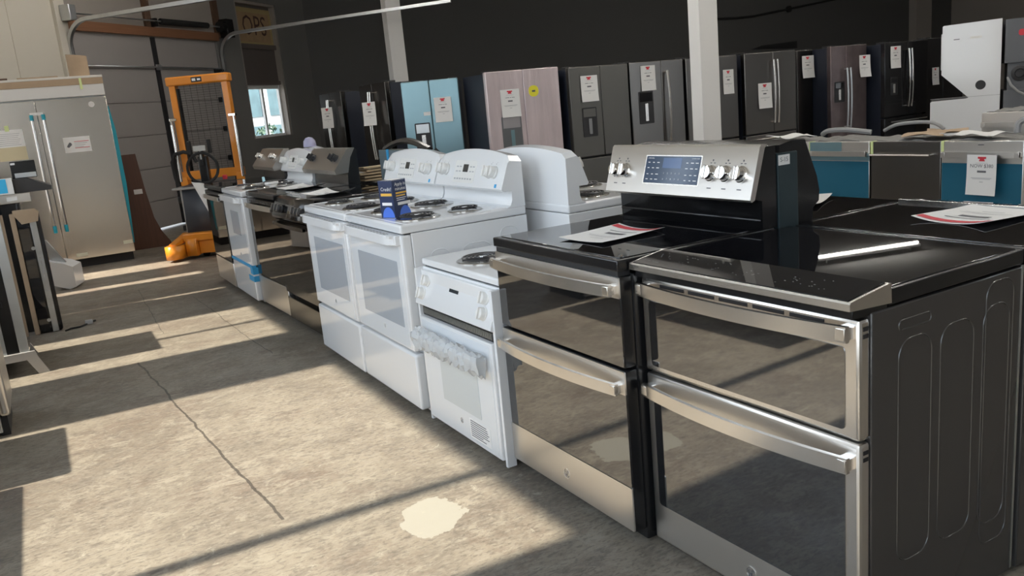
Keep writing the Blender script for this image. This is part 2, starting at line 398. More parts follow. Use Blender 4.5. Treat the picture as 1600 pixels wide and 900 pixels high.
def dbl_range_backguard(label, loc, rz):
    W = .757; t = thing('double_oven_range', label, 'stove', loc, rz)
    b = MB(); b.box(-W/2, W/2, .045, .655, .012, .88, .004); b.build('body', black, t); legs(t, W, .64, .014)
    for nm, z0, z1, bz0, wz0, wz1, hz in (('upper_oven_door', .592, .876, .81, .594, .81, .838), ('lower_oven_door', .05, .583, .507, .2, .507, .53)):
        d = oven_door(t, W-.006, z0, z1, .045, black, bev=.004, name=nm)
        panel(d, -W/2+.006, W/2-.006, wz0+.002, wz1, -.001, mglass, 'window', r=.004)
        panel(d, -W/2+.004, W/2-.004, bz0, z1-.002, -.003, steel, 'steel_band', r=.004)
        bowed_handle(W-.03, hz-.019, hz+.017, .034, .028, .012, steel_b, d)
        if nm[0] == 'l':
            panel(d, -W/2+.004, W/2-.004, z0+.002, .2, -.003, steel, 'kick_band', r=.004)
            emblem(d, 0, -.0035, .118, .02, steel_b, ink)
    c = MB(); c.box(-W/2, W/2, -.006, .64, .892, .926, .004); c.build('cooktop', black, t)
    c = MB(); c.box(-W/2+.02, W/2-.02, .02, .56, .925, .9285, .002); c.build('glass_top', bglass, t)
    MB().box(-W/2+.01, W/2-.01, .0, .045, .876, .893).build('front_gap_trim', blackm, t)  # black strip between the upper door and the cooktop
    P0, P1 = (.53, 1.03), (.58, 1.197)
    g = MB(); g.prism([(.592, .926), (.59, 1.02), (.548, 1.03), (.592, 1.192), (.655, 1.192), (.655, .926)], 0, -W/2+.004, W/2-.004)
    g.tube([(-W/2+.01, .591, .955), (W/2-.01, .591, .955)], .006, 8); g.build('backguard', black, t)
    p = MB(); pr = [(.536, 1.022), (.529, 1.03), (.5785, 1.195), (.586, 1.202), (.61, 1.2), (.6, 1.19), (.55, 1.028)]
    p.prism(pr, 0, -W/2-.012, W/2+.004); cp = p.build('control_panel', steel, t)
    M = slopeM(0, P0, P1)
    b = MB(M); b.prism(rrect(-.172, .131, .035, .142, .004), 2, -.001, .0012); b.build('display_trim', steel_b, cp)
    b = MB(M); b.prism(rrect(-.166, .125, .039, .138, .003), 2, .0, .0022); ds = b.build('display', display, cp)
    b = MB(M); b.box(-.07, .03, .095, .132, .002, .0026); b.build('clock_window', lcd, ds)
    b = MB(M)
    for j, y in enumerate((.115, .095, .072, .053)):
        for x in (-.148, -.122, -.096, .06, .086, .11):
            wd = random.uniform(.009, .016); b.box(x-wd/2, x+wd/2, y-.0015, y+.0012, .0022, .0028)
    for k in range(5): b.text('12345'[k], .009, -.058+.021*k, .076, .0026); b.text('67890'[k], .009, -.058+.021*k, .055, .0026)
    b.text('UPPER OVEN', .006, -.14, .13, .0026); b.text('LOWER OVEN', .006, .1, .13, .0026)
    b.build('touch_marks', whiteink, ds)
    for x in (-.335, -.282, .185, .255, .325): knob(cp, M @ Matrix.Translation((x, .082, 0)), .025, .04, chrome, True, 'knob', steel_b)
    b = MB(M)
    for x in (-.335, -.282, .185, .255, .325):
        b.box(x-.003, x+.003, .124, .13, .0002, .0012); b.box(x-.012, x-.004, .116, .119, .0002, .0012); b.box(x+.004, x+.013, .116, .119, .0002, .0012); b.box(x-.01, x+.01, .03, .0335, .0002, .0012)
    b.build('knob_marks', ink, cp)
    return t
# ------------------------------------------------------------------ other ranges
def steel_range(label, loc, rz, knobs_m, doorm_=mglass, guard_top=1.185, bulge=False):
    W = .757; t = thing('range', label, 'stove', loc, rz)
    MB().box(-W/2, W/2, .05, .655, .02, .88, .004).build('body', black, t); legs(t, W, .655, .022)
    MB().box(-W/2+.003, W/2-.003, 0, .05, .04, .255, .006).build('drawer', steel, t)
    d = oven_door(t, W-.006, .265, .87, .05, black, bev=.006)
    panel(d, -W/2+.006, W/2-.006, .268, .79, -.001, mirror_b, 'window', r=.004)
    panel(d, -W/2+.004, W/2-.004, .79, .868, -.003, bsteel, 'steel_band', r=.004)
    bowed_handle(W-.06, .8, .835, .03, .012, .014, steel, d)
    s = MB()
    for k in range(12): s.box(-.3+.05*k, -.272+.05*k, -.0045, -.002, .845, .86)
    s.build('vent_slots', blackm, d)
    MB().box(-W/2, W/2, -.004, .64, .885, .918, .004).build('cooktop', black, t)
    MB().box(-W/2+.015, W/2-.015, .012, .56, .917, .9215, .002).build('glass_top', bglass, t)
    if bulge:
        g = MB(); g.prism([(.655, .918), (.655, 1.19), (.6, 1.2), (.535, 1.197), (.515, 1.15), (.48, 1.07), (.468, 1.02), (.472, .985), (.5, .965), (.505, .918)], 0, -W/2+.002, W/2-.002); g.build('backguard', black, t); return t
    P0, P1 = (.47, 1.035), (.585, guard_top-.004)
    g = MB(); g.prism([(.56, .918), (.57, 1.03), (.6, guard_top-.01), (.655, guard_top-.01), (.655, .918)], 0, -W/2+.004, W/2-.004); g.build('backguard', black, t)
    g = MB(); g.prism([(.476, 1.005), (.466, 1.035), (.582, guard_top-.004), (.59, guard_top), (.64, guard_top), (.6, 1.12), (.57, 1.01)], 0, -W/2, W/2); cp = g.build('control_panel', mat('warm dark steel', (.42, .4, .37), .32, .9), t)
    M = slopeM(0, P0, P1)
    b = MB(M); b.prism(rrect(-.12, .1, .055, .15, .004), 2, -.001, .0015); b.build('display', lcd_k, cp)
    for x in (-.29, -.225, .2, .275): knob(cp, M @ Matrix.Translation((x, .1, 0)), .024, .045, knobs_m, True)
    return t
def knob_front_range(label, loc, rz):
    W = .757; t = thing('range', label, 'stove', loc, rz)
    MB().box(-W/2, W/2, .05, .655, .02, .878, .004).build('body', black, t); legs(t, W, .655, .022)
    MB().box(-W/2+.003, W/2-.003, 0, .05, .04, .2, .006).build('drawer', bsteel, t)
    d = oven_door(t, W-.006, .235, .76, .05, black, bev=.006)
    panel(d, -W/2+.005, W/2-.005, .3, .735, -.001, mirror_b, 'window', r=.004)
    panel(d, -W/2+.005, W/2-.005, .237, .3, -.001, bsteel, 'lower_band', r=.004)
    panel(d, -W/2+.004, W/2-.004, .735, .759, -.002, bsteel, 'upper_band', r=.004)
    bowed_handle(W-.06, .725, .75, .035, .015, .016, bsteel, d)
    p = MB(); p.prism([(-.02, .775), (-.025, .79), (.02, .905), (.06, .918), (.1, .9), (.1, .775)], 0, -W/2, W/2); cp = p.build('control_panel', bsteel, t)
    M = slopeM(0, (-.025, .79), (.02, .905))
    for x in (-.3, -.23, -.16, .16, .23, .3): knob(cp, M @ Matrix.Translation((x, .055, 0)), .026, .04, blackm, True, 'knob', dsteel)
    b = MB(M); b.box(-.1, .1, .03, .09, 0, .0015); b.build('display', bglass, cp)
    MB().box(-W/2, W/2, .05, .65, .885, .915, .004).build('cooktop', black, t)
    MB().box(-W/2+.012, W/2-.012, .06, .635, .914, .9185, .002).build('glass_top', bglass, t)
    return t
def drop_in(label, loc, rz):
    W = .70; t = thing('drop_in_range', label, 'stove', loc, rz)
    MB().box(-W/2+.02, W/2-.02, .03, .6, .02, .72, .004).build('body', white, t); legs(t, W-.06, .6, .022)
    for sx in (-1, 1):
        MB().box(sx*W/2-.009, sx*W/2+.009, .008, .05, .012, .725, .003).build('side_flange', white, t)
    d = oven_door(t, W-.03, .035, .515, .03, white, bev=.006)
    panel(d, -.315, .315, .05, .5, -.0005, wglass, 'glass_panel', r=.008)
    panel(d, -.16, .19, .165, .415, -.002, mat('pale oven window', (.62, .66, .67), .08, ior=1.6), 'window', r=.004)
    emblem(d, .0, -.0015, .11, .012, steel_b, ink)
    b = MB(frontM(.165, -.0025, .105)); b.box(-.09, .09, -.045, .04, -.0006, .0006); st = b.build('notice_sticker', paper, d)
    b = MB(frontM(.165, -.0032, .105)); random.seed(5)
    for k in range(8): b.box(-.08, -.08+random.uniform(.1, .16), .03-.0095*k, .0335-.0095*k, 0, .0006)
    b.build('notice_lines', ink, st)
    # crumpled wrap round the handle
    h = MB(); h.tube([(-.28, -.035, .44), (.28, -.035, .44)], .012, 10)
    for sx in (-1, 1): h.cyl((sx*.26, 0, .44), (sx*.26, -.035, .44), .012, 10)
    h.build('handle', white, d)
    w = MB(); pr = []; random.seed(11)
    for i in range(33):
        x = -.31+.62*i/32; ring = []
        for k in range(16):
            a = 2*PI*k/16; r = .03*(1+random.uniform(-.28, .38)); zz = r*math.sin(a)*1.25
            if zz < 0: zz *= 1.35
            ring.append((x+random.uniform(-.006, .006), -.037+r*.8*math.cos(a), .435+zz))
        pr.append(ring)
    w.rings(pr).build('plastic_wrap', plastic_wrap, d, ang=20)
    # vent between door and panel
    v = MB(); v.box(-W/2+.02, W/2-.02, .02, .04, .515, .565); v.build('vent_recess', black, t)
    v = MB()
    for k in range(44): x = -W/2+.03+k*.0146; v.box(x, x+.006, .014, .02, .525, .55)
    v.build('vent_grille', galv, t)
    P0, P1 = (.0, .575), (.052, .728)
    p = MB(); p.prism([(.002, .566), (-.004, .57), (-.004, .578), (.05, .728), (.08, .728), (.08, .566)], 0, -W/2, W/2); cp = p.build('control_panel', white, t)
    M = slopeM(0, P0, P1)
    for x, y in ((-.27, .105), (-.295, .045), (.265, .11), (.275, .05)): knob(cp, M @ Matrix.Translation((x, y, .001)), .025, .036, white_m)
    b = MB(M); b.prism(rrect(-.14, .09, .02, .13, .003), 2, .0, .002); kp = b.build('keypad', mat('keypad grey white', (.68, .7, .73), .4), cp)
    b = MB(M); b.box(-.05, .035, .075, .108, .002, .0032); b.build('display', lcd_k, kp)
    b = MB(M)
    for k in range(6): b.box(-.125+.035*k, -.108+.035*k, .036, .05, .0019, .0026)
    for y in (.075, .095): b.box(-.12, -.1, y, y+.006, .0019, .0026); b.box(.055, .075, y, y+.006, .0019, .0026)
    b.build('button_marks', ink_l, kp)
    c = MB(); c.box(-W/2, W/2, .046, .62, .735, .765, .008, 3); c.build('cooktop', white, t)
    MB().box(-W/2+.005, W/2-.005, .06, .6, .726, .737).build('gasket', blackm, t)
    for x, y, R in ((-.05, .2, .095), (.22, .21, .07), (-.2, .46, .072), (.17, .46, .095)): coil_burner(t, x, y, .7655, R)
    return t
# ------------------------------------------------------------------ price sheets
def price_sheet(label, loc, rz, w=.2, h=.265, curl=.02, big=False, tilt=0., flip=1):
    t = thing('price_sheet', label, 'paper', loc, rz, None)
    f = lambda u, v: ((u-.5)*w+tilt*(v-.5)*h*.0, -.004-curl*(flip*(u-.5)+.5)**2-curl*.6*(1-v)**3, (v-.5)*h)
    MB().sheet(f, 10, 10, .0007).build('sheet', paper, t)
    def on(b, u0, u1, v0, v1):
        n = 4; vs = []
        for i in range(n+1):
            u = u0+(u1-u0)*i/n
            for v in (v0, v1): p = Vector(f(u, v)); p.y -= .0012; vs.append(p)
        b.add(vs, [(2*i, 2*i+2, 2*i+3, 2*i+1) for i in range(n)])
    b = MB(); on(b, .36, .64, .9, .95); on(b, .42, .58, .86, .9); on(b, .4, .6, .84, .865); b.build('red_logo', redink, t)
    b = MB(); random.seed(hash(label) % 1000 if 0 else len(label))
    if big:
        for (tx, s, u, v) in (('NOW $380', .034, .5, .72),):
            vs, fs = text_geo(tx, s, 'CENTER')
            vv = []
            for q in vs: p = Vector(f(.5+q.x/w, v+q.y/h)); p.y -= .0014; vv.append(p)
            b.add(vv, fs)
        on(b, .35, .65, .56, .61)
    else:
        on(b, .26, .46, .695, .712); on(b, .5, .56, .695, .712); on(b, .6, .74, .695, .712); on(b, .38, .62, .555, .605)
    b.build('large_print', ink, t)
    b = MB(); on(b, .3, .7, .79, .797); on(b, .15, .85, .42, .432); on(b, .2, .8, .395, .405); on(b, .44, .56, .32, .335); b.build('small_print', ink_l, t)
    return t
def flat_sheet(label, c, a, w, h, z, lift, band=True, seed=1):
    t = thing('price_sheet', label, 'paper', (c[0], c[1], z), a)
    f = lambda u, v: ((u-.5)*w, (v-.5)*h, .0015+lift*(abs(u-.5)*2)**2.2*(.4+.6*v)+lift*.5*max(0, .3-v)*2)
    MB().sheet(f, 14, 12, .0007).build('sheet', paper, t)
    def on(b, u0, u1, v0, v1):
        n = 6; vs = []
        for i in range(n+1):
            u = u0+(u1-u0)*i/n
            for v in (v0, v1): p = Vector(f(u, v)); p.z += .0012; vs.append(p)
        b.add(vs, [(2*i, 2*i+2, 2*i+3, 2*i+1) for i in range(n)])
    if band: b = MB(); on(b, .02, .98, .84, .95); b.build('red_band', redink, t)
    b = MB(); on(b, .3, .7, .52, .6); on(b, .2, .8, .68, .7); b.build('large_print', ink, t)
    b = MB(); on(b, .15, .85, .38, .39); on(b, .2, .8, .34, .35); on(b, .35, .65, .25, .262); b.build('small_print', ink_l, t)
    return t
# ------------------------------------------------------------------ refrigerators
def door_h(d, x, z0, z1, m, bow=.02, out=.045, r=.012):
    n = 14; zz = lambda i: z0+(z1-z0)*i/n
    b = MB(); b.tube([(x, -out-bow*(1-(2*i/n-1)**2), zz(i)) for i in range(n+1)], r, 8)
    for z in (z0+.015, z1-.015): b.cyl((x, 0, z), (x, -out-.002, z), r*.9, 8)
    return b.build('handle', m, d)
def dispenser(d, x0, x1, z0, z1, m1=blackm, m2=steel_b, pad=None):
    b = MB(); b.prism(rrect(x0, x1, z0, z1, .012), 1, -.004, .002); o = b.build('dispenser', m1, d)
    b = MB(); b.box(x0+.015, x1-.015, -.006, -.003, z0+(z1-z0)*.68, z1-.015, .002); b.build('dispenser_panel', pad or bglass, o)
    b = MB(); xm = (x0+x1)/2; b.box(xm-.02, xm+.025, -.008, -.004, z0+.03, z0+(z1-z0)*.62, .003); b.build('paddle', m2, o)
    return o
def fridge(label, loc, rz, w, h, m, case=navy, style='sbs', split=.45, depth=.72, dispbox=None, hand=None, group='refrigerators along the back', dispm=(blackm, steel_b, None), drawers=1):
    t = thing('refrigerator', label, 'refrigerator', loc, rz, group)
    hd = h-.012
    MB().box(-w/2+.004, w/2-.004, .075, depth, .02, hd-.015, .004).build('cabinet', case, t)
    MB().box(-w/2+.02, w/2-.02, .04, .09, .0, .06).build('toe_grille', blackm, t)
    b = MB(); g = .004; xs = -w/2+split*w
    zb = .07 if style == 'sbs' else .7
    out = []
    for x0, x1 in ((-w/2, xs-g/2), (xs+g/2, w/2)):
        d = MB().box(x0, x1, 0, .07, zb, hd, .01, 3).build('door', m, t); out.append(d)
    if style == 'french':
        n = drawers
        for k in range(n):
            z0 = .07+k*(.62/n); d = MB().box(-w/2, w/2, 0, .07, z0, z0+.62/n-.006, .01, 3).build('freezer_drawer', m, t)
            if hand:
                q = MB(); q.tube([(-w/2+.07, -.045, z0+.62/n-.06), (w/2-.07, -.045, z0+.62/n-.06)], .011, 8)
                for sx in (-1, 1): q.cyl((sx*(w/2-.1), 0, z0+.62/n-.06), (sx*(w/2-.1), -.045, z0+.62/n-.06), .009, 8)
                q.build('handle', hand, d)
    if hand:
        hz = (zb+.12, hd-.1) if style == 'french' else (.62, hd-.3)
        door_h(out[0], xs-.035, hz[0], hz[1], hand); door_h(out[1], xs+.035, hz[0], hz[1], hand)
    if dispbox: dispenser(out[0], *dispbox, m1=dispm[0], m2=dispm[1], pad=dispm[2])
    for sx in (-1, 1):
        MB().box(sx*(w/2-.06)-.045, sx*(w/2-.06)+.045, .015, .16, hd-.014, h, .004).build('hinge_cover', blackm, t)
    return t, out
def dishwasher(label, loc, rz, m, film, w=.575, h=.86, handle_m=steel, bar='bow'):
    w -= .004
    t = thing('dishwasher', label, 'dishwasher', loc, rz, 'dishwashers in a row')
    MB().box(-w/2+.006, w/2-.006, .05, .6, .1, h-.03, .004).build('tub', galv, t)
    MB().box(-w/2+.02, w/2-.02, .06, .58, .0, .1).build('base', blackm, t)
    d = MB().box(-w/2+.002, w/2-.002, 0, .05, .11, h, .004).build('door', m, t)
    if film: panel(d, -w/2+.008, w/2-.008, .13, h-.15, -.001, film, 'film', r=.002)
    if bar == 'bow': bowed_handle(w-.03, h-.11, h-.07, .03, .01, .014, handle_m, d)
    else:
        b = MB(); b.tube([(-w/2+.02, -.045, h-.095), (w/2-.06, -.045, h-.095)], .008, 10)
        for sx in (-1, 1): b.cyl((sx*(w/2-.06)-.01, 0, h-.095), (sx*(w/2-.06)-.01, -.045, h-.095), .007, 8)
        b.build('handle', handle_m, d)
    MB().box(-.02, .02, -.002, .001, h-.028, h-.022).build('badge', ink, d)
    random.seed(int(loc[1]*100))
    bl = MB(); pr = [[random.uniform(0, .02) for _ in range(13)] for _ in range(13)]
    bl.sheet(lambda u, v: (-w/2+.004+u*(w-.008), .06+v*.54, h-.015+pr[int(u*12)][int(v*12)]+.012*math.sin(3*v+u*4)), 12, 12, .02)
    bl.build('insulation_blanket', foam, t)
    return t
# ================================================================== SETTING
def B(name, m, *boxes, M=None, bev=0., parent=None):
    b = MB(M)
    for q in boxes: b.box(*q, bev=bev)
    return struct(b.build(name, m, parent))
CEIL = 4.2
floor = MB(); floor.box(-1.55, 27.6, -3.2, 17.6, -.1, 0); struct(floor.build('floor', floorm))
g = MB(); g.box(-60, 70, -60, 70, -.3, -.12); struct(g.build('ground', asphalt))
B('ceiling', ceilm, (-1.6, 27.6, -3.2, 17.6, CEIL, CEIL+.2))
XW0, XW1 = -1.55, -1.35; SILL, HEAD = .6, 4.02
OPEN = [(-2.6, 1.2), (2.24, 4.77), (5.76, 6.88), (7.9, 7.945), (8.95, 9.12), (9.76, 10.25)]
bx = [(XW0, XW1, -3.2, 10.7, 0, SILL), (XW0, XW1, -3.2, 10.7, HEAD, CEIL)]; y = -3.2
for a, c in OPEN: bx.append((XW0, XW1, y, a, SILL, HEAD)); y = c
bx.append((XW0, XW1, y, 10.7, SILL, HEAD)); B('wall_left', cream, *bx)
B('trim_1', wallgar, (-1.5, -1.42, 2.83, 2.9, SILL, HEAD), (-1.5, -1.42, 6.28, 6.33, SILL, HEAD), (-1.5, -1.42, -.8, -.72, SILL, HEAD))
for k, (a, c) in enumerate(OPEN[:3]): B('window_%d' % (k+2), glass, (-1.462, -1.458, a+.001, c-.001, SILL+.001, HEAD-.001))
# wall behind the camera with shop windows
bx = [(-1.55, 27.6, -3.2, -3, 0, .5), (-1.55, 27.6, -3.2, -3, 3.2, CEIL)]; xs = [(12.5, 15.)]; x = -1.55
for a, c in xs: bx.append((x, a, -3.2, -3, .5, 3.2)); x = c
bx.append((x, 27.6, -3.2, -3, .5, 3.2)); B('wall_front', mat('pale grey wall paint', (.42, .42, .42), .8), *bx)
for k, (a, c) in enumerate(xs): B('window_%d' % (k+5), glass, (a+.001, c-.001, -3.102, -3.098, .501, 3.199))
# diagonal wall with the overhead door
DM = Matrix.Translation((1.527, 13.54, 0)) @ Matrix.Rotation(PI/4, 4, 'Z')
T = .17
struct(MB(DM).box(-4.07, -1.12, 0, T, 0, CEIL).box(-2.02, -1.96, -.012, 0, 0, CEIL).box(-1.3, -1.12, -.05, 0, 0, CEIL).build('wall_cream', cream))
B('wall_garage', wallgar, (-1.12, 2.22, 0, T, 2.84, CEIL), M=DM)
B('wall_pier', mat('mid grey wall paint', (.2, .195, .188), .75), (2.22, 2.93, 0, T, 0, CEIL), (2.93, 4.3, 0, T, 0, 1.17), (2.93, 4.3, 0, T, 3.6, CEIL), (4.3, 5.42, 0, T, 0, CEIL), M=DM)
B('wall_back', wallgrey, (5.3, 27.6, 17.36, 17.56, 0, CEIL))
B('wall_right', wallgar, (26.7, 26.9, -3, 17.36, 0, CEIL))
B('trim_3', wallgar, (24.55, 25.3, 17.1, 17.36, 0, CEIL))
# header beam and studs above the door
B('trim_4', wood, (-1.15, 2.24, -.05, .0, 2.85, 2.98), M=DM)
B('trim_5', stud, (.45, .58, -.045, 0, 2.98, CEIL), (2.2, 2.34, -.045, 0, 2.9, CEIL), M=DM)
door = bpy.data.objects.new('door_1', None); COL.objects.link(door); door['kind'] = 'structure'
b = MB(DM)
zz = [.03, .44, .92, 1.41, 1.89, 2.37, 2.85]
for i in range(6):
    b.box(-1.11, 2.21, .05, .09, zz[i]-.002, zz[i+1]+.002) if i else b.box(-1.11, 2.21, .05, .09, .03, zz[1]+.002)
    b.box(-1.11, 2.21, .03, .07, zz[i]+.004, zz[i+1]-.004, .006); b.box(-1.08, 2.18, .026, .034, zz[i]+.03, zz[i]+.05)
struct(b.build('door_panel', doorm, door))
b = MB(DM); b.box(.56, .64, .0, .03, .03, 2.84); b.box(-1.1, -1.04, 0, .03, .03, 2.84); struct(b.build('door_stile', blackm, door))
b = MB(DM); b.tube([(-1.05, -.02, 2.4), (2.15, -.02, 2.4)], .012, 8); b.box(.55, .65, -.03, 0, 2.36, 2.44); struct(b.build('lock_bar', galv, door))
b = MB(DM)
for z in (.3, .92, 1.41, 1.89, 2.37):
    b.box(2.05, 2.19, -.015, .03, z-.04, z+.04, .004); b.box(-1.12, -1.0, -.015, .03, z-.04, z+.04, .004); b.cyl((2.16, -.03, z), (2.28, -.03, z), .022, 10)
struct(b.build('door_hinge', black, door))
def ushape(b, path, s=.03):
    b.tube(path, s, 4)
for sx, nm in ((-1.16, 'left'), (2.26, 'right')):
    b = MB(DM); R = .34; zt = 2.95
    path = [(sx, -.05, .02), (sx, -.05, zt-R)]+[(sx, -.05-R*(1-math.cos(a)), zt-R+R*math.sin(a)) for a in (math.radians(10*k) for k in range(1, 10))]+[(sx, -4.4 if sx < 0 else -4.2, zt+.06)]
    b.tube(path, .034, 4); struct(b.build('door_track', galv, door))
b = MB(DM); b.tube([(-1.2, -.12, 3.05), (2.5, -.12, 3.07)], .013, 8); b.box(-1.22, -1.1, -.2, -.0, 2.95, 3.15, .01); struct(b.build('torsion_shaft', galv, door))
b = MB(DM); b.cyl((.68, -.12, 3.06), (1.86, -.12, 3.07), .045, 14); struct(b.build('torsion_spring', rubber, door))
b = MB(DM); b.box(2.3, 2.5, -.2, 0, 2.9, 3.2, .01); b.cyl((2.2, -.12, 3.07), (2.3, -.12, 3.07), .09, 14); b.box(.55, .6, -.13, 0, 2.98, 3.1); struct(b.build('shaft_bracket', black, door))
# window beside the door: clear pane below, boarded middle, painted sign above
w1 = bpy.data.objects.new('window_1', None); COL.objects.link(w1); w1['kind'] = 'structure'
yb = T-.05
b = MB(DM)
b.box(2.93, 3.03, yb, T, 1.17, 2.13); b.box(4.2, 4.3, yb, T, 1.17, 2.13); b.box(2.93, 4.3, yb, T, 1.17, 1.22); b.box(2.93, 4.3, yb, T, 2.06, 2.13)
b.box(3.6, 3.66, yb+.01, T, 1.22, 2.06); struct(b.build('window_frame', wframe, w1))
struct(MB(DM).box(3.03, 4.2, yb+.03, yb+.034, 1.22, 2.06).build('window_pane', glass, w1))
struct(MB(DM).box(2.93, 4.3, yb-.01, T, 2.13, 2.83).box(2.93, 4.3, yb-.05, yb, 2.13, 2.2).box(2.93, 4.3, yb-.06, yb, 2.78, 2.86).box(2.93, 4.3, yb-.01, T, 3.49, 3.61).build('window_board', mat('taupe board', (.13, .11, .1), .6), w1))
struct(MB(DM).box(2.93, 2.99, .02, yb, 1.17, 3.6).box(4.24, 4.3, .02, yb, 1.17, 3.6).box(2.93, 4.3, 0.02, yb, 1.14, 1.18).box(2.93, 4.3, .02, yb, 3.55, 3.6).build('window_sill', wallgar, w1))
sg = MB(DM); sg.box(2.95, 4.28, yb-.012, yb+.01, 2.86, 3.5); so = sg.build('shop_sign', tanboard); tag(so, 'old tan board sign lettered OPS above the small window by the garage door', 'sign')
M_ = DM @ frontM(3.6, yb-.013, 3.16)
MB(M_).text('OPS', .5, .06, 0.02, 0, 'CENTER', .92).build('lettering', brownink, so)
fr = MB(DM); fr.box(2.95, 4.28, yb-.02, yb-.008, 3.42, 3.5); fr.box(2.95, 4.28, yb-.02, yb-.008, 2.86, 2.9); fr.box(4.18, 4.28, yb-.02, yb-.008, 2.9, 3.42); fr.build('sign_border', mat('ochre border', (.46, .36, .17), .6), so)
# columns
struct(MB().box(5.587, 5.817, 6.1, 6.25, 0, CEIL, .006).build('column', colp))
struct(MB().box(5.467, 5.727, 13.3, 13.5, 0, CEIL, .006).build('column', colp))
# conduit on the back wall
b = MB(); b.tube([(16.2, 17.3, 3.06), (16.56, 17.3, 3.04), (17.2, 17.3, 3.04), (17.85, 17.3, 3.07), (19.2, 17.3, 3.22), (20.93, 17.3, 3.42), (21.8, 17.3, 3.5)], .03, 6); b.cyl((19.2, 17.28, 3.22), (19.2, 17.35, 3.22), .09, 10)
tag(b.build('conduit', rubber), 'black cable with a junction box sagging along the dark back wall', 'cable')
vt = MB(); vt.prism([(17.75, 2.2), (18.1, 2.28), (19.5, 2.34), (19.5, 2.14)], 1, 17.31, 17.36); tag(vt.build('wall_vent', blackm), 'black slanted slot opening in the back wall above the stainless refrigerators', 'vent')
# ceiling tube lights: one gives the cooktop streak, the others are added fill
t0 = None
for k, (x, y) in enumerate([(4.3, 1.2), (4.3, 4.6), (2.4, 10.6), (8., 1.2), (8., 5.), (12, 1.5), (11.5, 5.), (16., 4.), (14.5, 11.1), (3.5, 8.), (6.5, 8.6)]):
    if t0 is None:
        t0 = thing('ceiling_fill_light', 'long white tube light out of view under the ceiling, for fill', 'lamp', (x, y, CEIL-.18), 0, 'ceiling tube lights')
        MB().box(-.06, .06, -1.2, 1.2, .06, .11, .01).box(-.01, .01, -1., -.98, .1, .18).box(-.01, .01, .98, 1., .1, .18).build('housing', white_m, t0)
        MB().cyl((0, -1.17, .03), (0, 1.17, .03), .017, 12).build('tube', lampm, t0)
    else: dup(t0, (x, y, CEIL-.18), 0 if x != 14.5 else PI/2-.27)
# outside seen through the window
def shrub(label, x, y, h, r):
    random.seed(int(x*10)); b = MB()
    for k in range(420):
        a = random.uniform(0, 2*PI); u = random.uniform(-1, 1); q = r*random.uniform(.5, 1)
        p = Vector((q*math.sqrt(1-u*u)*math.cos(a), q*math.sqrt(1-u*u)*math.sin(a), h*.55+u*h*.45)); s = random.uniform(.04, .09)
        d1 = Vector((random.uniform(-1, 1), random.uniform(-1, 1), random.uniform(-1, 1))).normalized()*s; d2 = d1.orthogonal().normalized()*s*.5
        b.add([p-d1, p+d2, p+d1, p-d2], [(0, 1, 2, 3)])
    t = thing('shrub', label, 'plant', (x, y, -.12)); b.build('foliage', leaf, t, smooth=False); MB().cyl((0, 0, 0), (0, 0, h*.6), .04, 8, .02).build('stem', stud, t)
shrub('green shrub outside in the yard behind the clear lower window pane', 4.9, 19.8, 1.5, .6)
sh = thing('building', 'white glazed shop front across the yard seen through the small window', 'building', (6.1, 22.5, -.12), -.95)
fm = mat('pale blue glazing', (.1, .17, .19), .3, var=.6, bscale=3)
b = MB(); b.box(-5, 5, 0, 3, 0, 4.6); b.build('wall', mat('pale render', (.42, .43, .43), .8), sh)
for k in range(9):
    for z0, z1 in ((.3, 1.5), (1.75, 2.6), (2.9, 4.2)): MB().box(-4.8+k*1.07, -4.8+k*1.07+.8, -.02, .02, z0, z1).build('window', fm, sh)
# ================================================================== FRONT ROW OF RANGES (fronts face -X)
def row(X, yr, w=.757): return (X, yr+w/2, 0)
R1 = dbl_range_front_control('stainless double oven range with flat black top and charcoal ribbed side panel', row(1.505, 1.178), ROWZ+.014)
R2 = dbl_range_backguard('stainless double oven range with tall steel control panel and five chrome knobs', row(1.431, 1.943), ROWZ+.003)
W3 = drop_in('low white drop-in range with crumpled clear wrap round its door handle', row(1.385, 2.71, .70), ROWZ+.004)
W2 = white_range('white coil range beside the low drop-in range, navy card on its top', row(1.371, 3.467), ROWZ-.005, 'white coil ranges')
W1 = dup(W2, row(1.371, 4.233), ROWZ-.005, 'white coil range between the navy card range and the black mirrored ranges')
K = knob_front_range('black steel range with knobs across its front edge and no back panel', row(1.43, 5.165), ROWZ+.02)
Bq = steel_range('dark steel range with black knobs on its raised back panel', row(1.42, 5.93), ROWZ+.03, blackm)
W4 = white_range('white coil range with blue tape stuck on its bottom drawer', row(1.373, 6.715), ROWZ, 'white coil ranges', (-.13, .17, .55, .745))
b = MB(); b.box(-.37, .376, -.006, .03, .305, .327, .002); b.box(.3, .38, -.003, .045, .255, .31, .001); b.box(.21, .38, -.0025, .04, .195, .24, .001); b.build('blue_tape', bluetape, W4, 'bright blue masking tape')
S_ = steel_range('steel range with silver knobs, farthest of the front row by the stacker', row(1.369, 7.48), ROWZ, steel_b)
# things on the front row
flat_sheet('price sheet with a red band on the double oven range with chrome knobs', (1.68, 2.31), -1.47, .225, .285, .9285, .012)
tb = thing('price_card', 'small white card on top of the farthest white coil range', 'card', (1.72, 7.12, .9175), .4)
MB().box(-.05, .05, -.03, .03, .002, .02, .003).build('card', paper, tb); MB().box(-.03, .03, -.015, .015, .02, .0206).build('printing', ink_l, tb)
flat_sheet('pale sheet lying on the dark steel range with black knobs', (1.72, 6.25), -1.3, .32, .24, .9215, .02, False)
flat_sheet('pale sheet lying on the black steel range with front knobs', (1.68, 5.45), -1.2, .3, .22, .9185, .03, False)
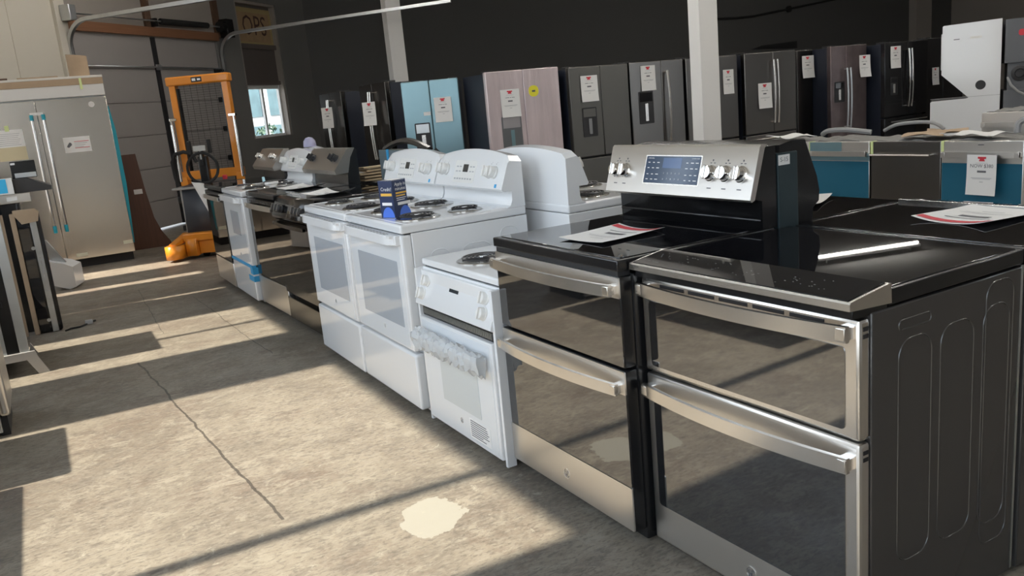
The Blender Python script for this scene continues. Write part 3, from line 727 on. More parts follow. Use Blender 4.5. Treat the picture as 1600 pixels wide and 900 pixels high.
# navy tent card
tc = thing('table_tent', 'navy three sided advertising card standing on a white coil range', 'sign', (1.46, 3.735, .9165), 0)
pa, pb, pc = Vector((-.037, .085, 0)), Vector((0, 0, 0)), Vector((.085, .037, 0)); H = .18
back = Vector((.05, .12, 0))
b = MB()
for p, q in ((pa, pb), (pb, pc)):
    n = Vector((-(q-p).y, (q-p).x, 0)).normalized()*.0012
    b.rings([[tuple(v) for v in (p, p+n, p+n+Vector((0, 0, H)), p+Vector((0, 0, H)))], [tuple(v) for v in (q, q+n, q+n+Vector((0, 0, H)), q+Vector((0, 0, H)))]])
b.build('panel', navycard, tc)
b = MB(); b.prism([(pa.x, pa.y), (pb.x, pb.y), (pc.x, pc.y), (back.x, back.y)], 2, H-.004, H-.002); b.build('top_flap', paper, tc)
def faceM(p, q):
    ex = (q-p).normalized(); ez = Vector((0, 0, 1)); n = ex.cross(ez)
    return Matrix(((ex.x, 0, n.x, p.x), (ex.y, 0, n.y, p.y), (0, 1, 0, 0), (0, 0, 0, 1)))
FL, FR = faceM(pa, pb), faceM(pb, pc)
b = MB(FL); b.mi = 0; b.text('Credit?', .024, .05, .137, .0012); b.box(.015, .08, .06, .074, .0008, .0014)
b.M = FR; b.text('Apply in', .022, .016, .158, .0012, 'LEFT'); b.text('minutes', .022, .016, .136, .0012, 'LEFT'); b.box(.025, .11, .058, .072, .0008, .0014)
for k in range(2): b.box(.02, .085-.01*k, .09-.009*k, .093-.009*k, .0008, .0014)
b.build('white_print', whiteink, tc)
b = MB(FL); b.box(.012, .085, .105, .118, .0008, .0014); b.M = FR; b.box(.018, .09, .112, .12, .0008, .0014); b.box(.018, .08, .1, .106, .0008, .0014); b.build('gold_print', goldink, tc)
for MM, q in ((FL, .05), (FR, .07)):
    b = MB(MM); b.prism([(q+.039*math.cos(a), .002+.05*math.sin(a)) for a in (PI*k/16 for k in range(17))], 2, .0006, .0012); b.build('blue_roundel', bluecard, tc)

# ================================================================== SECOND ROW, back to back (fronts face +X)
RB = dup(R1, (2.8, 1.56, 0), BACKZ, 'flat topped black glass range behind the charcoal sided range, sheet on top')
RB2 = steel_range('black range seen from behind with an S-15 sticker on its rear cover', (2.765, 2.33, 0), BACKZ, blackm, bulge=True)
b = MB(); b.box(-.381, .381, .575, .668, .3, 1.165, .004); rc = b.build('rear_cover', mat('teal grey galvanised cover', (.05, .075, .085), .4, .5), RB2)
Mx = Matrix(((0, 0, -1, -.3815), (-1, 0, 0, .652), (0, 1, 0, 1.142), (0, 0, 0, 1)))
b = MB(Mx); b.box(-.014, .038, -.017, .016, 0, .0008); stk = b.build('sticker', paper, rc)
b = MB(Mx); b.text('S-15', .021, .012, 0, .0012); b.build('sticker_print', ink, stk)
W5 = dup(W2, (2.775, 3.62, 0), BACKZ, 'white coil range backed against the navy card range, facing the far aisle')
W5b = steel_range('grey backed range with blue tape on its rear edge behind the white ranges', (2.9, 5.48, 0), BACKZ, blackm, guard_top=1.15)
b = MB(); b.box(-.36, .4, .662, .672, .25, 1.15, .003); b.box(-.35, .39, .672, .676, 1.1, 1.112, .001); b.box(.345, .352, .672, .676, .4, 1.06, .001); b.build('rear_cover', gbox, W5b)
b = MB(); b.box(.2, .235, .67, .679, 1.08, 1.156); b.build('blue_tape', bluetape, W5b)
b = MB(); b.tube([(.4-.8*k/20, .62, 1.15+.06*math.sin(PI*k/20)) for k in range(21)], .022, 6); b.build('top_arch', black, W5b)
KB = dup(K, (2.85, 6.3, 0), BACKZ, 'black range under a stack of thin pale slats in the far row')
sl = thing('slat_stack', 'stack of thin pale wood slats lying on a range in the far row', 'wood', (2.45, 6.22, .9185), .1)
random.seed(4)
for k in range(5):
    MB().box(-.28+random.uniform(-.04, .04), .28+random.uniform(-.04, .04), -.12+.02*k, .1-.01*k, .022*k, .022*k+.012, .002).build('slat', mat('pale slat', (.5, .4, .26), .7) if 'pale slat' not in MATS else MATS['pale slat'], sl)
W6 = dup(W2, (2.76, 7.22, 0), BACKZ, 'white coil range with a lavender cap on its arched back, far row')
lc = MB(Matrix.Translation((2.125, 7.24, 1.187))); lc.lathe([(.055, 0), (.055, .02), (.05, .05), (.03, .075), (0, .082)], 18); tag(lc.build('plastic_dome', lav), 'lavender domed plastic cap on top of a white range in the far row', 'cap')
flat_sheet('large curled price sheet on the flat black range behind the charcoal sided range', (2.53, 1.54), 1.52, .25, .3, .9235, .014, True)
flat_sheet('pale sheet on the black range with the S-15 sticker', (2.56, 2.28), .5, .28, .2, .9215, .02, False)

# ================================================================== DISHWASHERS
D1 = dishwasher('dishwasher wrapped in teal film with a steel bow handle, next to the white column', (5.55, 4.53, 0), ROWZ, steel, teal)
D2 = dishwasher('dark steel dishwasher with a slim bar handle and no film, between two teal ones', (5.55, 3.947, 0), ROWZ, dsteel, None, handle_m=steel_b, bar='bar')
D3 = dishwasher('teal film dishwasher carrying the sheet that reads NOW $380', (5.55, 3.375, 0), ROWZ, steel, teal)
D0 = dishwasher('dishwasher mostly hidden behind the S-15 range, grey blanket on top', (5.55, 5.11, 0), ROWZ, steel, None)
for D, xs_ in ((D1, (-.276,)), (D2, (-.276,)), (D3, (-.276,))):
    b = MB()
    for x in xs_: b.box(x-.011, x+.011, -.003, .05, .76, .862, .001)
    b.build('green_tape', greentape, D, 'pale green tape strip')
b = MB(); b.box(.03, .285, -.0028, -.0012, .715, .71+.06, 0); b.box(-.278, .03, -.0032, -.0015, .715, .858); b.build('clear_film', bluefilm, D1, 'pale peeling film strip')
price_sheet('white sheet reading NOW $380 hung on a teal film dishwasher', (5.5, 3.33, .64), ROWZ, .215, .27, .02, True)
D5 = dishwasher('tall steel dishwasher standing in the row behind the NOW $380 dishwasher', (6.32, 3.5, 0), ROWZ, steel, None, w=.7, h=.995)
def hose_(label, pts, r=.014):
    # smooth by Catmull-Rom
    P = [Vector(p) for p in pts]; out = []
    for i in range(len(P)-1):
        p0, p1, p2, p3 = P[max(i-1, 0)], P[i], P[i+1], P[min(i+2, len(P)-1)]
        for k in range(6):
            t = k/6; out.append(.5*((2*p1)+(-p0+p2)*t+(2*p0-5*p1+4*p2-p3)*t*t+(-p0+3*p1-3*p2+p3)*t**3))
    out.append(P[-1]); b = MB(); b.tube(out, r, 8); return tag(b.build('drain_hose', hose), label, 'hose', 'drain hoses on the dishwashers')
Zt = .905
hose_('grey drain hose arched on top of the teal dishwasher by the column', [(5.75, 4.85, Zt), (5.7, 4.75, Zt+.03), (5.72, 4.6, Zt+.035), (5.8, 4.42, Zt+.005)], .02)
hose_('pale drain hose bent over the dark steel dishwasher top', [(6.0, 4.45, Zt), (5.98, 4.3, Zt+.05), (6., 4.05, Zt+.055), (6.02, 3.95, Zt)])
hose_('thick grey drain hose arched over the NOW $380 dishwasher', [(5.75, 3.25, Zt-.01), (5.76, 3.24, Zt+.06), (5.8, 3.15, Zt+.08), (5.85, 3.02, Zt+.02)], .022)
for lb, (x, y, w, h, a) in (('flattened tan cardboard on top of the dark steel dishwasher', (5.85, 3.9, .5, .3, .2)), ('torn pale paper on top of the dishwasher behind the S-15 range', (5.72, 5.15, .4, .25, 1.2)), ('pale torn cardboard on top of the NOW $380 dishwasher', (5.72, 3.5, .42, .22, 1.4))):
    random.seed(len(lb)); o = MB(Matrix.Translation((x, y, .887)) @ Matrix.Rotation(a, 4, 'Z'))
    o.sheet(lambda u, v: ((u-.5)*w, (v-.5)*h+.03*math.sin(7*u), .004+.018*math.sin(5*u+3*v)**2), 12, 8, .003)
    tag(o.build('cardboard', card_b if 'tan' in lb else paper), lb, 'cardboard', 'scraps on the dishwashers')

# ================================================================== REFRIGERATORS
def fcorner(xl, yl, yaw, w):   # centre of the front from its own left front corner
    return (xl+math.cos(yaw)*w/2, yl+math.sin(yaw)*w/2, 0)
FZ = {}
def FR_(key, label, xl, yl, yaw, w, h, m, **k):
    FZ[key] = (xl, yl, yaw, w); return fridge(label, fcorner(xl, yl, yaw, w), yaw, w, h, m, **k)
FR_('f1', 'black steel french door refrigerator at the far end near the small window', 4.05, 12.94, ROWZ, 1.0, 1.79, bsteel, style='french', split=.5, hand=steel_b)
FR_('f2', 'black steel french door refrigerator turned sideways beside the pale blue one', 4.05, 11.14, ROWZ, .95, 1.81, bsteel, style='french', split=.5, hand=steel_b)
yb_ = -math.atan2(.354, .607)
FR_('blue', 'pale blue film side by side refrigerator with dark side', 3.836, 9.164, yb_, .66, 1.743, bluefilm, style='sbs', split=.49, depth=.6, dispbox=(-.22, -.04, .9, 1.26), dispm=(blackm, steel_b, galv))
FR_('pink', 'pinkish film wrapped side by side refrigerator with a yellow sticker', 4.434, 8.219, -.11, .89, 1.753, pinkfilm, style='french', split=.5, depth=.7, dispbox=(-.3, -.06, .85, 1.25), dispm=(mat('grey dispenser', (.2, .21, .22), .3, .5), bluefilm, mat('silver dispenser panel', (.5, .48, .5), .35, .6)))
FR_('slate', 'plain slate grey side by side refrigerator without handles', 5.41, 8.05, 0., .83, 1.73, slate, style='french', split=.52, dispbox=(-.27, -.07, .93, 1.26), dispm=(blackm, dsteel, slate))
FR_('bow', 'dark slate refrigerator with one long bowed silver handle', 6.268, 8.05, 0., .815, 1.735, dsteel, style='french', split=.58, dispbox=(-.3, -.08, 1.0, 1.38))
FR_('col', 'steel refrigerator half hidden behind the white column', 7.13, 8.05, 0., .85, 1.735, dsteel, style='french', split=.5, hand=None)
FR_('fd', 'stainless french door refrigerator with twin bowed handles and bottom drawer', 8.077, 8.02, 0., .92, 1.74, dsteel, style='french', split=.55, hand=steel_b)
FR_('dk', 'black side by side refrigerator with a thin bright edge between its doors', 9.01, 8.35, 0., .7, 1.74, bsteel, style='sbs', split=.55, dispbox=(-.16, -.03, .95, 1.2))
FR_('wrap', 'refrigerator in wrinkled clear film with wrapped centre handles', 9.72, 8.05, 0., .74, 1.75, mat('dusky wrapped steel', (.16, .125, .125), .3, .7, var=.5, bscale=4, bump=.2), style='sbs', split=.42, dispbox=(-.3, -.1, .98, 1.26), hand=galv)
FR_('blk', 'glossy black french door refrigerator with paired curved silver handles', 10.59, 7.85, 0., .95, 1.74, mat('gloss black steel', (.025, .025, .027), .15, .6), style='french', split=.52, hand=chrome, drawers=2, dispbox=(-.36, -.2, 1.0, 1.25))
FR_('last', 'black refrigerator next to the white laundry tower', 11.58, 7.9, 0., .9, 1.76, black, style='sbs', split=.45)
# long bowed handle of the slate refrigerator
d = [o for o in bpy.data.objects if o.name.startswith('refrigerator') and 'one long bowed' in o['label']][0]
dd = [c for c in d.children if c.name.startswith('door')][1]
door_h(dd, .815*.08+.06, .7, 1.6, steel_b, bow=.03, out=.04, r=.016)
b = MB(); b.cyl((.12, -.001, 1.56), (.12, .002, 1.56), .045, 18); 
pk = [o for o in bpy.data.objects if o.get('label', '').startswith('pinkish')][0]
b = MB(); b.prism(rrect(.06, .18, 1.44, 1.56, .05), 1, -.002, .001); b.build('yellow_sticker', yellow, pk)
b = MB(); b.box(.1, .14, -.003, -.0018, 1.49, 1.51); b.build('sticker_print', ink, pk)
bl_ = [o for o in bpy.data.objects if o.get('label', '').startswith('pale blue film side')][0]
b = MB(); b.box(-.1, -.02, -.002, .001, 1.34, 1.38); b.build('white_sticker', paper, bl_)
def on_fridge(key, label, u, z, w=.2, h=.27, **k):
    xl, yl, yaw, W_ = FZ[key]; off = -.003
    x = xl+math.cos(yaw)*u*W_-math.sin(yaw)*off; y = yl+math.sin(yaw)*u*W_+math.cos(yaw)*off
    return price_sheet(label, (x, y, z), yaw, w, h, **k)
q = on_fridge('f1', 'curled price sheet on the farthest black steel refrigerator near the small window', .6, 1.42, .2, .3, curl=.03); q.rotation_euler.z += .75; q.location.x -= .09
q = on_fridge('f2', 'price sheet on the sideways black steel refrigerator beside the pale blue one', .6, 1.42, .2, .3, curl=.03); q.rotation_euler.z += .75; q.location.x -= .09
on_fridge('blue', 'price sheet taped on the pale blue film refrigerator', .7, 1.39, .2, .28)
on_fridge('pink', 'price sheet taped on the pinkish wrapped refrigerator', .3, 1.39, .22, .3)
on_fridge('slate', 'price sheet taped on the plain slate grey refrigerator', .31, 1.47, .22, .29)
on_fridge('bow', 'price sheet above the dispenser of the refrigerator with one bowed handle', .32, 1.53, .21, .29, curl=.01)
on_fridge('col', 'price sheet on the refrigerator half hidden by the white column', .8, 1.4, .17, .3, curl=.01)
on_fridge('fd', 'price sheet hanging low on the stainless refrigerator with twin handles', .36, 1.18, .22, .32)
on_fridge('dk', 'curled price sheet on the black refrigerator with a thin bright edge', .83, 1.5, .2, .3, curl=.03)
on_fridge('wrap', 'price sheet at the edge of the film wrapped refrigerator', .9, 1.44, .18, .3, curl=.04)
on_fridge('blk', 'price sheet beside the curved handles of the glossy black refrigerator', .22, 1.52, .2, .3, curl=.015)
on_fridge('last', 'small sheet on the black refrigerator next to the white laundry tower', .22, 1.2, .13, .25, curl=.02)

# ================================================================== LAUNDRY TOWERS
def laundry(label, loc, rz, machinery=False):
    t = thing('laundry_tower', label, 'washer', loc, rz); W = .69; D = .83
    pr = [(.165, .87), (.02, .87), (0, .84), (0, .02), (D, .02), (D, 1.815), (.965, 1.83), (.17, 1.8), (.155, 1.785), (.145, 1.235), (.51, .905), (.5, .895)]
    pr = [(0, .03), (0, .86), (.02, .875), (.43, .885), (.46, .895), (.13, 1.22), (.135, 1.85), (.15, 1.862), (D, 1.88), (D, .03)]
    b = MB(); b.prism(pr, 0, -W/2, W/2)
    b.build('cabinet', white, t); legs(t, W, D, .03)
    b = MB(); b.box(W/2-.001, W/2+.001, .0, D, .903, .908); b.build('side_seam', ink_l, t)
    b = MB(); b.cyl((W/2-.004, .6, 1.05), (W/2+.002, .6, 1.05), .062, 22); b.build('vent_hole', blackm, t)
    b = MB(); b.prism(rrect(.46, .6, 1.66, 1.69, .014), 0, W/2-.002, W/2+.003); b.build('recess', white_m, t)
    b = MB(); b.box(W/2, W/2+.0015, .27, .34, 1.665, 1.675); b.build('badge', ink, t)
    b = MB(); b.box(-W/2+.05, W/2-.05, .12, .138, 1.28, 1.76, .01); b.build('dryer_door', white, t)
    return t
laundry('white laundry tower with a notched side and a round vent hole', (11.157, 7.536, 0), -2.557)
L2 = thing('laundry_tower', 'white laundry tower with its open grey machinery back showing a hose', 'washer', (11.157+.48, 7.536-.725, 0), -2.557)
MB().box(-.345, .345, .33, .93, .03, 1.9, .01).build('cabinet', white, L2); legs(L2, .69, .9, .03)
grey_mach = mat('machine grey', (.12, .125, .135), .5, .4)
b = MB(); b.box(-.34, .335, .0, .33, .03, .95, .004); b.box(-.34, .335, .0, .33, 1.3, 1.86, .004); b.box(-.3, .29, .04, .33, .95, 1.3); b.build('rear_housing', grey_mach, L2)
b = MB(); b.lathe([(.1, 0), (.1, .02), (.06, .03), (.05, .01), (0, .01)], 20); o = b.build('motor', blackm, L2); o.location = (.291, .18, 1.16); o.rotation_euler = (0, PI/2, 0)
b = MB(); b.tube([(.31, .04, 1.12), (.345, .08, 1.02), (.35, .16, .93), (.35, .24, .88), (.35, .32, .86)], .016, 8); b.build('hose', hose, L2)
MB().box(.33, .34, .22, .26, 1.36, 1.48).build('latch', steel_b, L2)
b = MB(); b.prism(rrect(.15, .24, 1.64, 1.72, .03), 0, .333, .338); b.build('red_mark', redink, L2)
# ================================================================== BIG BUILT-IN REFRIGERATOR BY THE DOOR
BF = thing('built_in_refrigerator', 'wide stainless built-in refrigerator with two long tube handles by the garage door', 'refrigerator', (.285, 10.7, 0), 0)
w = 1.2; x0, x1 = -w/2, w/2; xs = -.115
bsteel2 = mat('satin steel door', (.7, .65, .59), .2, 1., bump=.03, bscale=5, stretch=(60, 1, 1))
MB().box(x0+.005, x1-.005, .05, .6, .1, 2.05, .004).build('cabinet', galv, BF)
MB().box(x0+.02, x1-.02, .08, .58, 0, .1).build('toe_kick', blackm, BF)
for a, c in ((x0, xs-.003), (xs+.003, x1)):
    d = MB().box(a, c, 0, .05, .1, 1.89, .004).build('door', bsteel2, BF)
    hx = xs-.06 if a == x0 else xs+.055
    h = MB(); h.tube([(hx, -.06, .47), (hx, -.06, 1.73)], .016, 14)
    for z in (.58, 1.62): h.cyl((hx, 0, z), (hx, -.06, z), .012, 10)
    ho = h.build('handle', chrome, d)
    q = MB(); q.cyl((hx, -.06, .44), (hx, -.06, .52), .019, 14); q.cyl((hx, -.06, 1.68), (hx, -.06, 1.74), .019, 14); q.build('teal_end_wrap', teal2, ho)
MB().box(x0, x1, -.005, .05, 1.905, 2.03, .004).build('top_grille', mat('white wrap', (.75, .73, .7), .5), BF)
MB().box(x0, x1+.002, -.01, .3, 2.03, 2.1, .003).build('cardboard_edge', card_b, BF, 'tan cardboard edge protector')
MB().box(x0, x1+.004, -.012, .32, 2.1, 2.125, .004).build('foam_strip', mat('off white foam', (.75, .72, .66), .8), BF, 'off white foam strip')
MB().box(.36, .385, -.0125, -.008, 1.98, 2.1).build('tape_strip', greentape, BF)
MB().prism([(x1-.004, .2), (x1+.012, .2), (x1+.045, .9), (x1+.04, 1.5), (x1+.012, 1.78), (x1-.004, 1.78)], 1, .02, .035).build('teal_film_edge', teal2, BF)
MB().box(x1-.11, x1-.01, -.002, .02, .2, .24).box(-.02, .1, -.004, .02, .13, .17, .004).build('masking_tape', mat('cream tape', (.8, .78, .6), .6), BF)
b = MB(); b.cyl((x1-.16, -.0005, 1.81), (x1-.16, -.0022, 1.81), .032, 24); b.build('round_sticker', mat('clear grey sticker', (.72, .7, .68), .4), BF)
MB().box(xs-.07, xs+.06, -.0015, .001, 1.735, 1.765).build('paper_tab', paper, BF)
def wall_paper(label, x, z, w_, h_, m2=None, foot=False):
    t = thing('notice', label, 'paper', (x, 10.694, z), 0)
    MB().box(-w_/2, w_/2, -.0012, .0, -h_/2, h_/2).build('sheet', paper, t)
    b = MB(frontM(0, -.0012, 0)); random.seed(3)
    return t, b
t, b = wall_paper('white card with a dark wallet picture and red lines taped on the built-in refrigerator door', .505, 1.385, .27, .17)
for k in range(2): b.box(-.03, .12, .03-.07*k, .036-.07*k, 0, .0008)
b.build('red_lines', redink, t)
b = MB(frontM(0, -.0012, 0)); b.prism([(-.11, -.02), (-.09, -.03), (-.055, .0), (-.06, .02), (-.075, .03), (-.1, .0)], 2, 0, .0008); b.build('wallet_picture', ink, t)
b = MB(frontM(0, -.0012, 0))
for k in range(3): b.box(-.03, .1-.02*k, .012-.02*k, .017-.02*k, 0, .0008)
b.build('small_print', ink_l, t)
t, b = wall_paper('tall notice half yellow on the built-in refrigerator, tape tab on top', -.135, 1.44, .27, .33)
for k in range(7): b.box(-.11, .1-.01*(k % 3), .12-.02*k, .124-.02*k, 0, .0008)
b.build('small_print', ink_l, t)
MB(frontM(0, -.0012, 0)).box(-.135, .135, -.165, -.02, 0, .0006).build('yellow_half', mat('yellowed sheet', (.68, .6, .4), .7), t)
MB(frontM(0, -.0012, 0)).box(-.03, .01, .15, .21, 0, .001).build('tape', greentape, t)
# cardboard on top
tr_ = thing('cardboard_wrap', 'curled cardboard piece standing on top of the built-in refrigerator', 'cardboard', (.68, 10.85, 2.127), 0)
MB().sheet(lambda u, v: (.14*math.cos(PI*(1.05-u*.9))*.8, -.06*math.sin(PI*u), v*(.25-.03*u)), 14, 2, .004).build('sheet', card_b, tr_)
tag(MB(Matrix.Translation((.25, 10.85, 2.126))).box(-.2, .2, -.06, .06, 0, .02, .003).build('cardboard_strip', card_b), 'brown cardboard strip lying flat on the built-in refrigerator', 'cardboard')
tag(MB(Matrix.Translation((-.2, 10.85, 2.126))).box(-.16, .16, -.06, .05, 0, .025, .003).build('cardboard_strip', stud), 'dark brown cardboard strip on the built-in refrigerator', 'cardboard')
# leaning walnut board
pts = [(-.02, 0), (.02, 1.2), (.2, 1.2), (.235, .75), (.28, .38), (.34, .2), (.42, .06), (.44, 0)]
wb = thing('wood_board', 'dark walnut board with a flared foot leaning behind the built-in refrigerator', 'board', (.97, 11.55, 0), 0)
o = MB().prism(pts, 1, -.012, .012).build('panel', dwood, wb); o.rotation_euler = (-.06, 0, 0); o.location = (0, 0, .002)
q = MB(); q.box(.1, .2, -.016, -.011, .7, .76); o2 = q.build('sticker', paper, wb); o2.rotation_euler = (-.06, 0, 0)

# ================================================================== ORANGE STACKER
ST = thing('pallet_stacker', 'orange walk-behind pallet stacker with a mesh mast beside the garage door', 'stacker', (1.62, 9.9, 0), -.5)
WM = .3
for sx in (-1, 1):
    MB().box(sx*WM-.035, sx*WM+.035, .42, .54, .06, 1.98, .006).build('mast_upright', orange, ST)
    c = MB(); c.cyl((sx*.36, .39, .85), (sx*.36, .39, 1.5), .02, 12); c.cyl((sx*.36, .39, 1.48), (sx*.36, .39, 1.54), .012, 8); c.box(min(sx*.38, sx*.3), max(sx*.38, sx*.3), .38, .44, 1.54, 1.57, .004); c.build('lift_cylinder', chrome, ST)
    b = MB(); b.box(sx*.262-.015, sx*.262+.015, .44, .52, .1, 1.9); b.build('inner_rail', black, ST)
b = MB(); b.box(-.36, .36, .4, .56, 1.93, 2.03, .02, 3); cr = b.build('crossbeam', orange, ST)
b = MB(frontM(0, .3995, 1.98)); b.box(-.06, .06, -.028, .028, 0, .001); pl = b.build('badge', blackm, cr)
b = MB(frontM(0, .3985, 1.98)); b.box(-.05, -.01, -.014, .014, 0, .001); b.box(.01, .045, -.01, .01, 0, .001); b.build('badge_marks', whiteink, pl)
b = MB()
for k in range(38): z = .96+.0258*k; b.tube([(-.28, .47, z), (.28, .47, z)], .0016, 4)
for k in range(8): x = -.25+.071*k; b.tube([(x, .473, .95), (x, .473, 1.93)], .0016, 4)
b.build('mesh_guard', mesh_w, ST)
b = MB(); b.box(-.37, .37, .4, .46, .86, .96, .006); b.box(-.37, -.29, .38, .42, .8, .9, .004); b.box(.29, .37, .38, .42, .8, .9, .004); b.build('lower_crossbeam', orange, ST)
b = MB(); b.prism([(.05, .18), (.1, .8), (.38, .82), (.38, .18)], 0, -.27, .36); b.build('cabinet', cab, ST)
b = MB(); b.box(-.37, .37, .06, .4, .775, .80, .01); b.box(-.37, -.33, .3, .4, .1, .8, .005); b.build('cabinet_lid', mat('grey lid', (.35, .34, .32), .5), ST)
b = MB(); b.box(-.3, .3, -.06, .36, .2, .29, .015); b.box(-.14, .3, -.02, .36, .05, .2, .008); b.build('base_frame', orange, ST)
b = MB(); b.prism([(-.1, .04), (-.1, .2), (-.02, .26), (.06, .26), (.06, .04)], 0, -.26, -.14); b.build('caster_bracket', orange, ST)
b = MB(); b.prism([(-.46, -.2), (-.37, -.25), (-.29, -.18), (-.24, .1), (-.32, .14), (-.46, -.04)], 2, .03, .18); b.build('side_leg', orange, ST)
b = MB(); b.rings([[(-.42, -.16, .18), (-.33, -.2, .18), (-.33, -.2, .2), (-.42, -.16, .2)], [(-.34, .1, .2), (-.26, .1, .2), (-.26, .1, .29), (-.34, .1, .29)]]); b.build('leg_cover', orange, ST)
for x in (-.12, .1, .42): MB(Matrix.Translation((x-.02, .12, .06)) @ Matrix.Rotation(PI/2, 4, 'Y')).lathe([(.0, 0), (.058, 0), (.06, .01), (.06, .04), (.058, .05), (0, .05)], 20).build('wheel', rubber, ST)
# tiller with loop handle
b = MB(); b.box(.02, .12, -.06, .02, .64, 1.13, .012); b.box(.045, .095, -.08, -.03, 1.03, 1.24, .008); tl = b.build('tiller_arm', black, ST)
def heart(k): a = 2*PI*k/40; return (.07+.165*math.sin(a)*(1-.18*math.cos(a)), -.08, 1.04+.13*math.cos(a) if math.cos(a) > 0 else 1.04+.2*math.cos(a))
MB().tube([heart(k) for k in range(40)], .016, 8, True).build('loop_handle', rubber, tl)
for sx in (-1, 1): b = MB(); b.box(.07+sx*.11-.02, .07+sx*.11+.02, -.1, -.05, 1.16, 1.31, .01); b.build('grip_lever', rubber, tl)
b = MB(); b.box(.0, .14, -.09, -.06, 1.19, 1.25, .006); b.cyl((.07, -.075, 1.1), (.07, -.075, 1.2), .01, 8); b.build('tiller_head', mat('pale grey plastic', (.5, .5, .48), .5), tl)
b = MB(); b.box(.22, .27, .06, .1, .85, .9, .01); b.build('red_knob', redink, ST)
b = MB(); b.tube([(-.36, .4, .62), (-.42, .38, .9), (-.42, .36, 1.08), (-.36, .33, 1.17), (-.25, .3, 1.19), (-.16, .3, 1.16), (-.12, .3, 1.06)], .022, 8); b.build('hydraulic_hose', rubber, ST)
b = MB(); b.tube([(-.4, .45, 1.), (-.4, .45, .15)], .018, 8); b.box(-.43, -.37, .36, .4, .6, .68, .004); b.box(-.43, -.37, .36, .4, .28, .34, .004); b.build('side_pipe', black, ST)
rg = thing('rag', 'white crumpled cloth hanging from the stacker tiller', 'cloth', (1.62, 9.9, 0), -.5)
MB().sheet(lambda u, v: (-.06+.13*u+.14*v, -.14-.02*math.sin(6*u)*(1-.5*v), .87-.36*v*(1-.25*u)-.03*u), 10, 10, .004).build('cloth', paper, rg)

# ================================================================== APPLIANCES ALONG THE WINDOW WALL
A1 = thing('dishwasher', 'grey steel dishwasher at the near end of the window wall row', 'dishwasher', (-.315, 4.98, 0), BACKZ)
MB().box(-.22, .22, .05, .62, .02, .86, .005).build('tub', galv, A1); MB().box(-.225, .225, 0, .05, .1, .87, .02, 3).build('door', steel, A1); MB().box(-.2, .2, .02, .06, .0, .1).build('toe_panel', blackm, A1)
A0 = thing('dishwasher', 'black dishwasher set back against the window wall', 'dishwasher', (-.7, 4.35, 0), BACKZ)
MB().box(-.34, .34, .05, .62, .0, .86, .005).build('tub', black, A0); MB().box(-.35, .35, 0, .05, .1, .87, .02, 3).build('door', bglass, A0)
A0b = thing('low_appliance', 'low black appliance out of view along the window wall, sized for its floor shadow', 'appliance', (-.8, 3.5, 0), BACKZ)  # unseen appliance of unknown type, depth and height set by the shadow it casts
MB().box(-.5, .49, .0, .5, .03, .68, .01).build('cabinet', black, A0b); MB().box(-.5, .49, -.005, .51, .685, .735, .012, 3).build('lid', black, A0b); legs(A0b, .96, .5, .03)
A2 = thing('wall_oven', 'black wall oven with silver edges and clips standing by the window wall', 'oven', (-.225, 6.3, 0), BACKZ)
MB().box(-.3, .3, .03, .6, .1, 1.09, .004).build('cabinet', black, A2); MB().box(-.3, .3, 0, .03, .1, 1.09, .006).build('door', bglass, A2)
MB().box(-.318, -.3, -.004, .05, .1, 1.09, .003).box(-.312, -.3, .12, .15, .1, 1.09).build('edge_trim', galv, A2)
MB().box(-.325, -.3, .085, .115, .45, .49, .003).build('clip', black, A2); MB().box(-.325, -.3, .085, .115, .6, .64, .003).build('clip', black, A2)
brk = mat('silver foam bracket', (.5, .48, .46), .5, .2)
b = MB(); b.prism([(-.09, .0), (-.03, .0), (.02, .1), (.5, .1), (.5, .15), (-.03, .15), (-.045, .1)], 0, -.335, -.3); b.build('foot_bracket', brk, A2)
b = MB(); b.prism([(-.03, 0), (.5, 0), (.5, .12), (.02, .12)], 0, .27, .3); b.build('foot_bracket', brk, A2)
A3 = thing('cooktop_panel', 'black glass cooktop on end with a silver strip and folded cardboard on top', 'cooktop', (-.095, 7.23, 0), 0)
MB().box(-.07, .085, .0, .1, .004, .93, .02, 3).build('body', black, A3)
MB().box(-.068, .0, -.004, .01, .03, .9).build('glass_face', bglass, A3)
MB().box(.012, .055, -.006, .01, .005, .9, .003).build('silver_strip', galv, A3)
b = MB(frontM(.033, -.0065, .5)); b.box(-.004, .004, -.05, .06, 0, .0006); b.cyl((0, .085, 0), (0, .085, .001), .005, 10); b.build('strip_print', ink_l, A3)
for z in (.1, .66): b = MB(); b.cyl((.0, -.006, z), (.0, .0, z), .014, 12); b.build('screw', galv, A3)
MB().prism([(-.085, .95), (.06, .95), (.085, .925), (.07, .86), (-.04, .85), (-.085, .93)], 1, -.02, .12).build('cardboard_cap', card_b, A3, 'folded tan cardboard cap')
MB().box(-.11, -.075, .0, .1, .0, .93, .003).build('cardboard_side', card_b, A3)
A7 = thing('wall_oven', 'black wall oven under the stainless box and range hood', 'oven', (-.12, 7.64, 0), BACKZ)
MB().box(-.25, .25, .03, .65, .0, 1.0, .004).build('cabinet', black, A7); MB().box(-.25, .25, 0, .03, .05, 1.0, .006).build('door', bglass, A7)
A6 = thing('steel_box', 'flat stainless box under the black range hood', 'box', (-.42, 7.38, 1.002), 0)
MB().box(-.4, .38, 0, .5, 0, .07, .004).build('casing', steel, A6); MB().box(.22, .29, -.003, .001, .02, .05, .001).build('label_plate', paper, A6)
A4 = thing('range_hood', 'black canopy range hood with an open control box by the window wall', 'range hood', (-.3, 7.4, 1.073), 0)
b = MB(); b.prism([(-.3, .0), (.19, .0), (.41, .0), (.415, .03), (.25, .105), (-.3, .105)], 1, 0, .4); b.build('canopy', mat('charcoal hood', (.035, .033, .033), .4), A4)
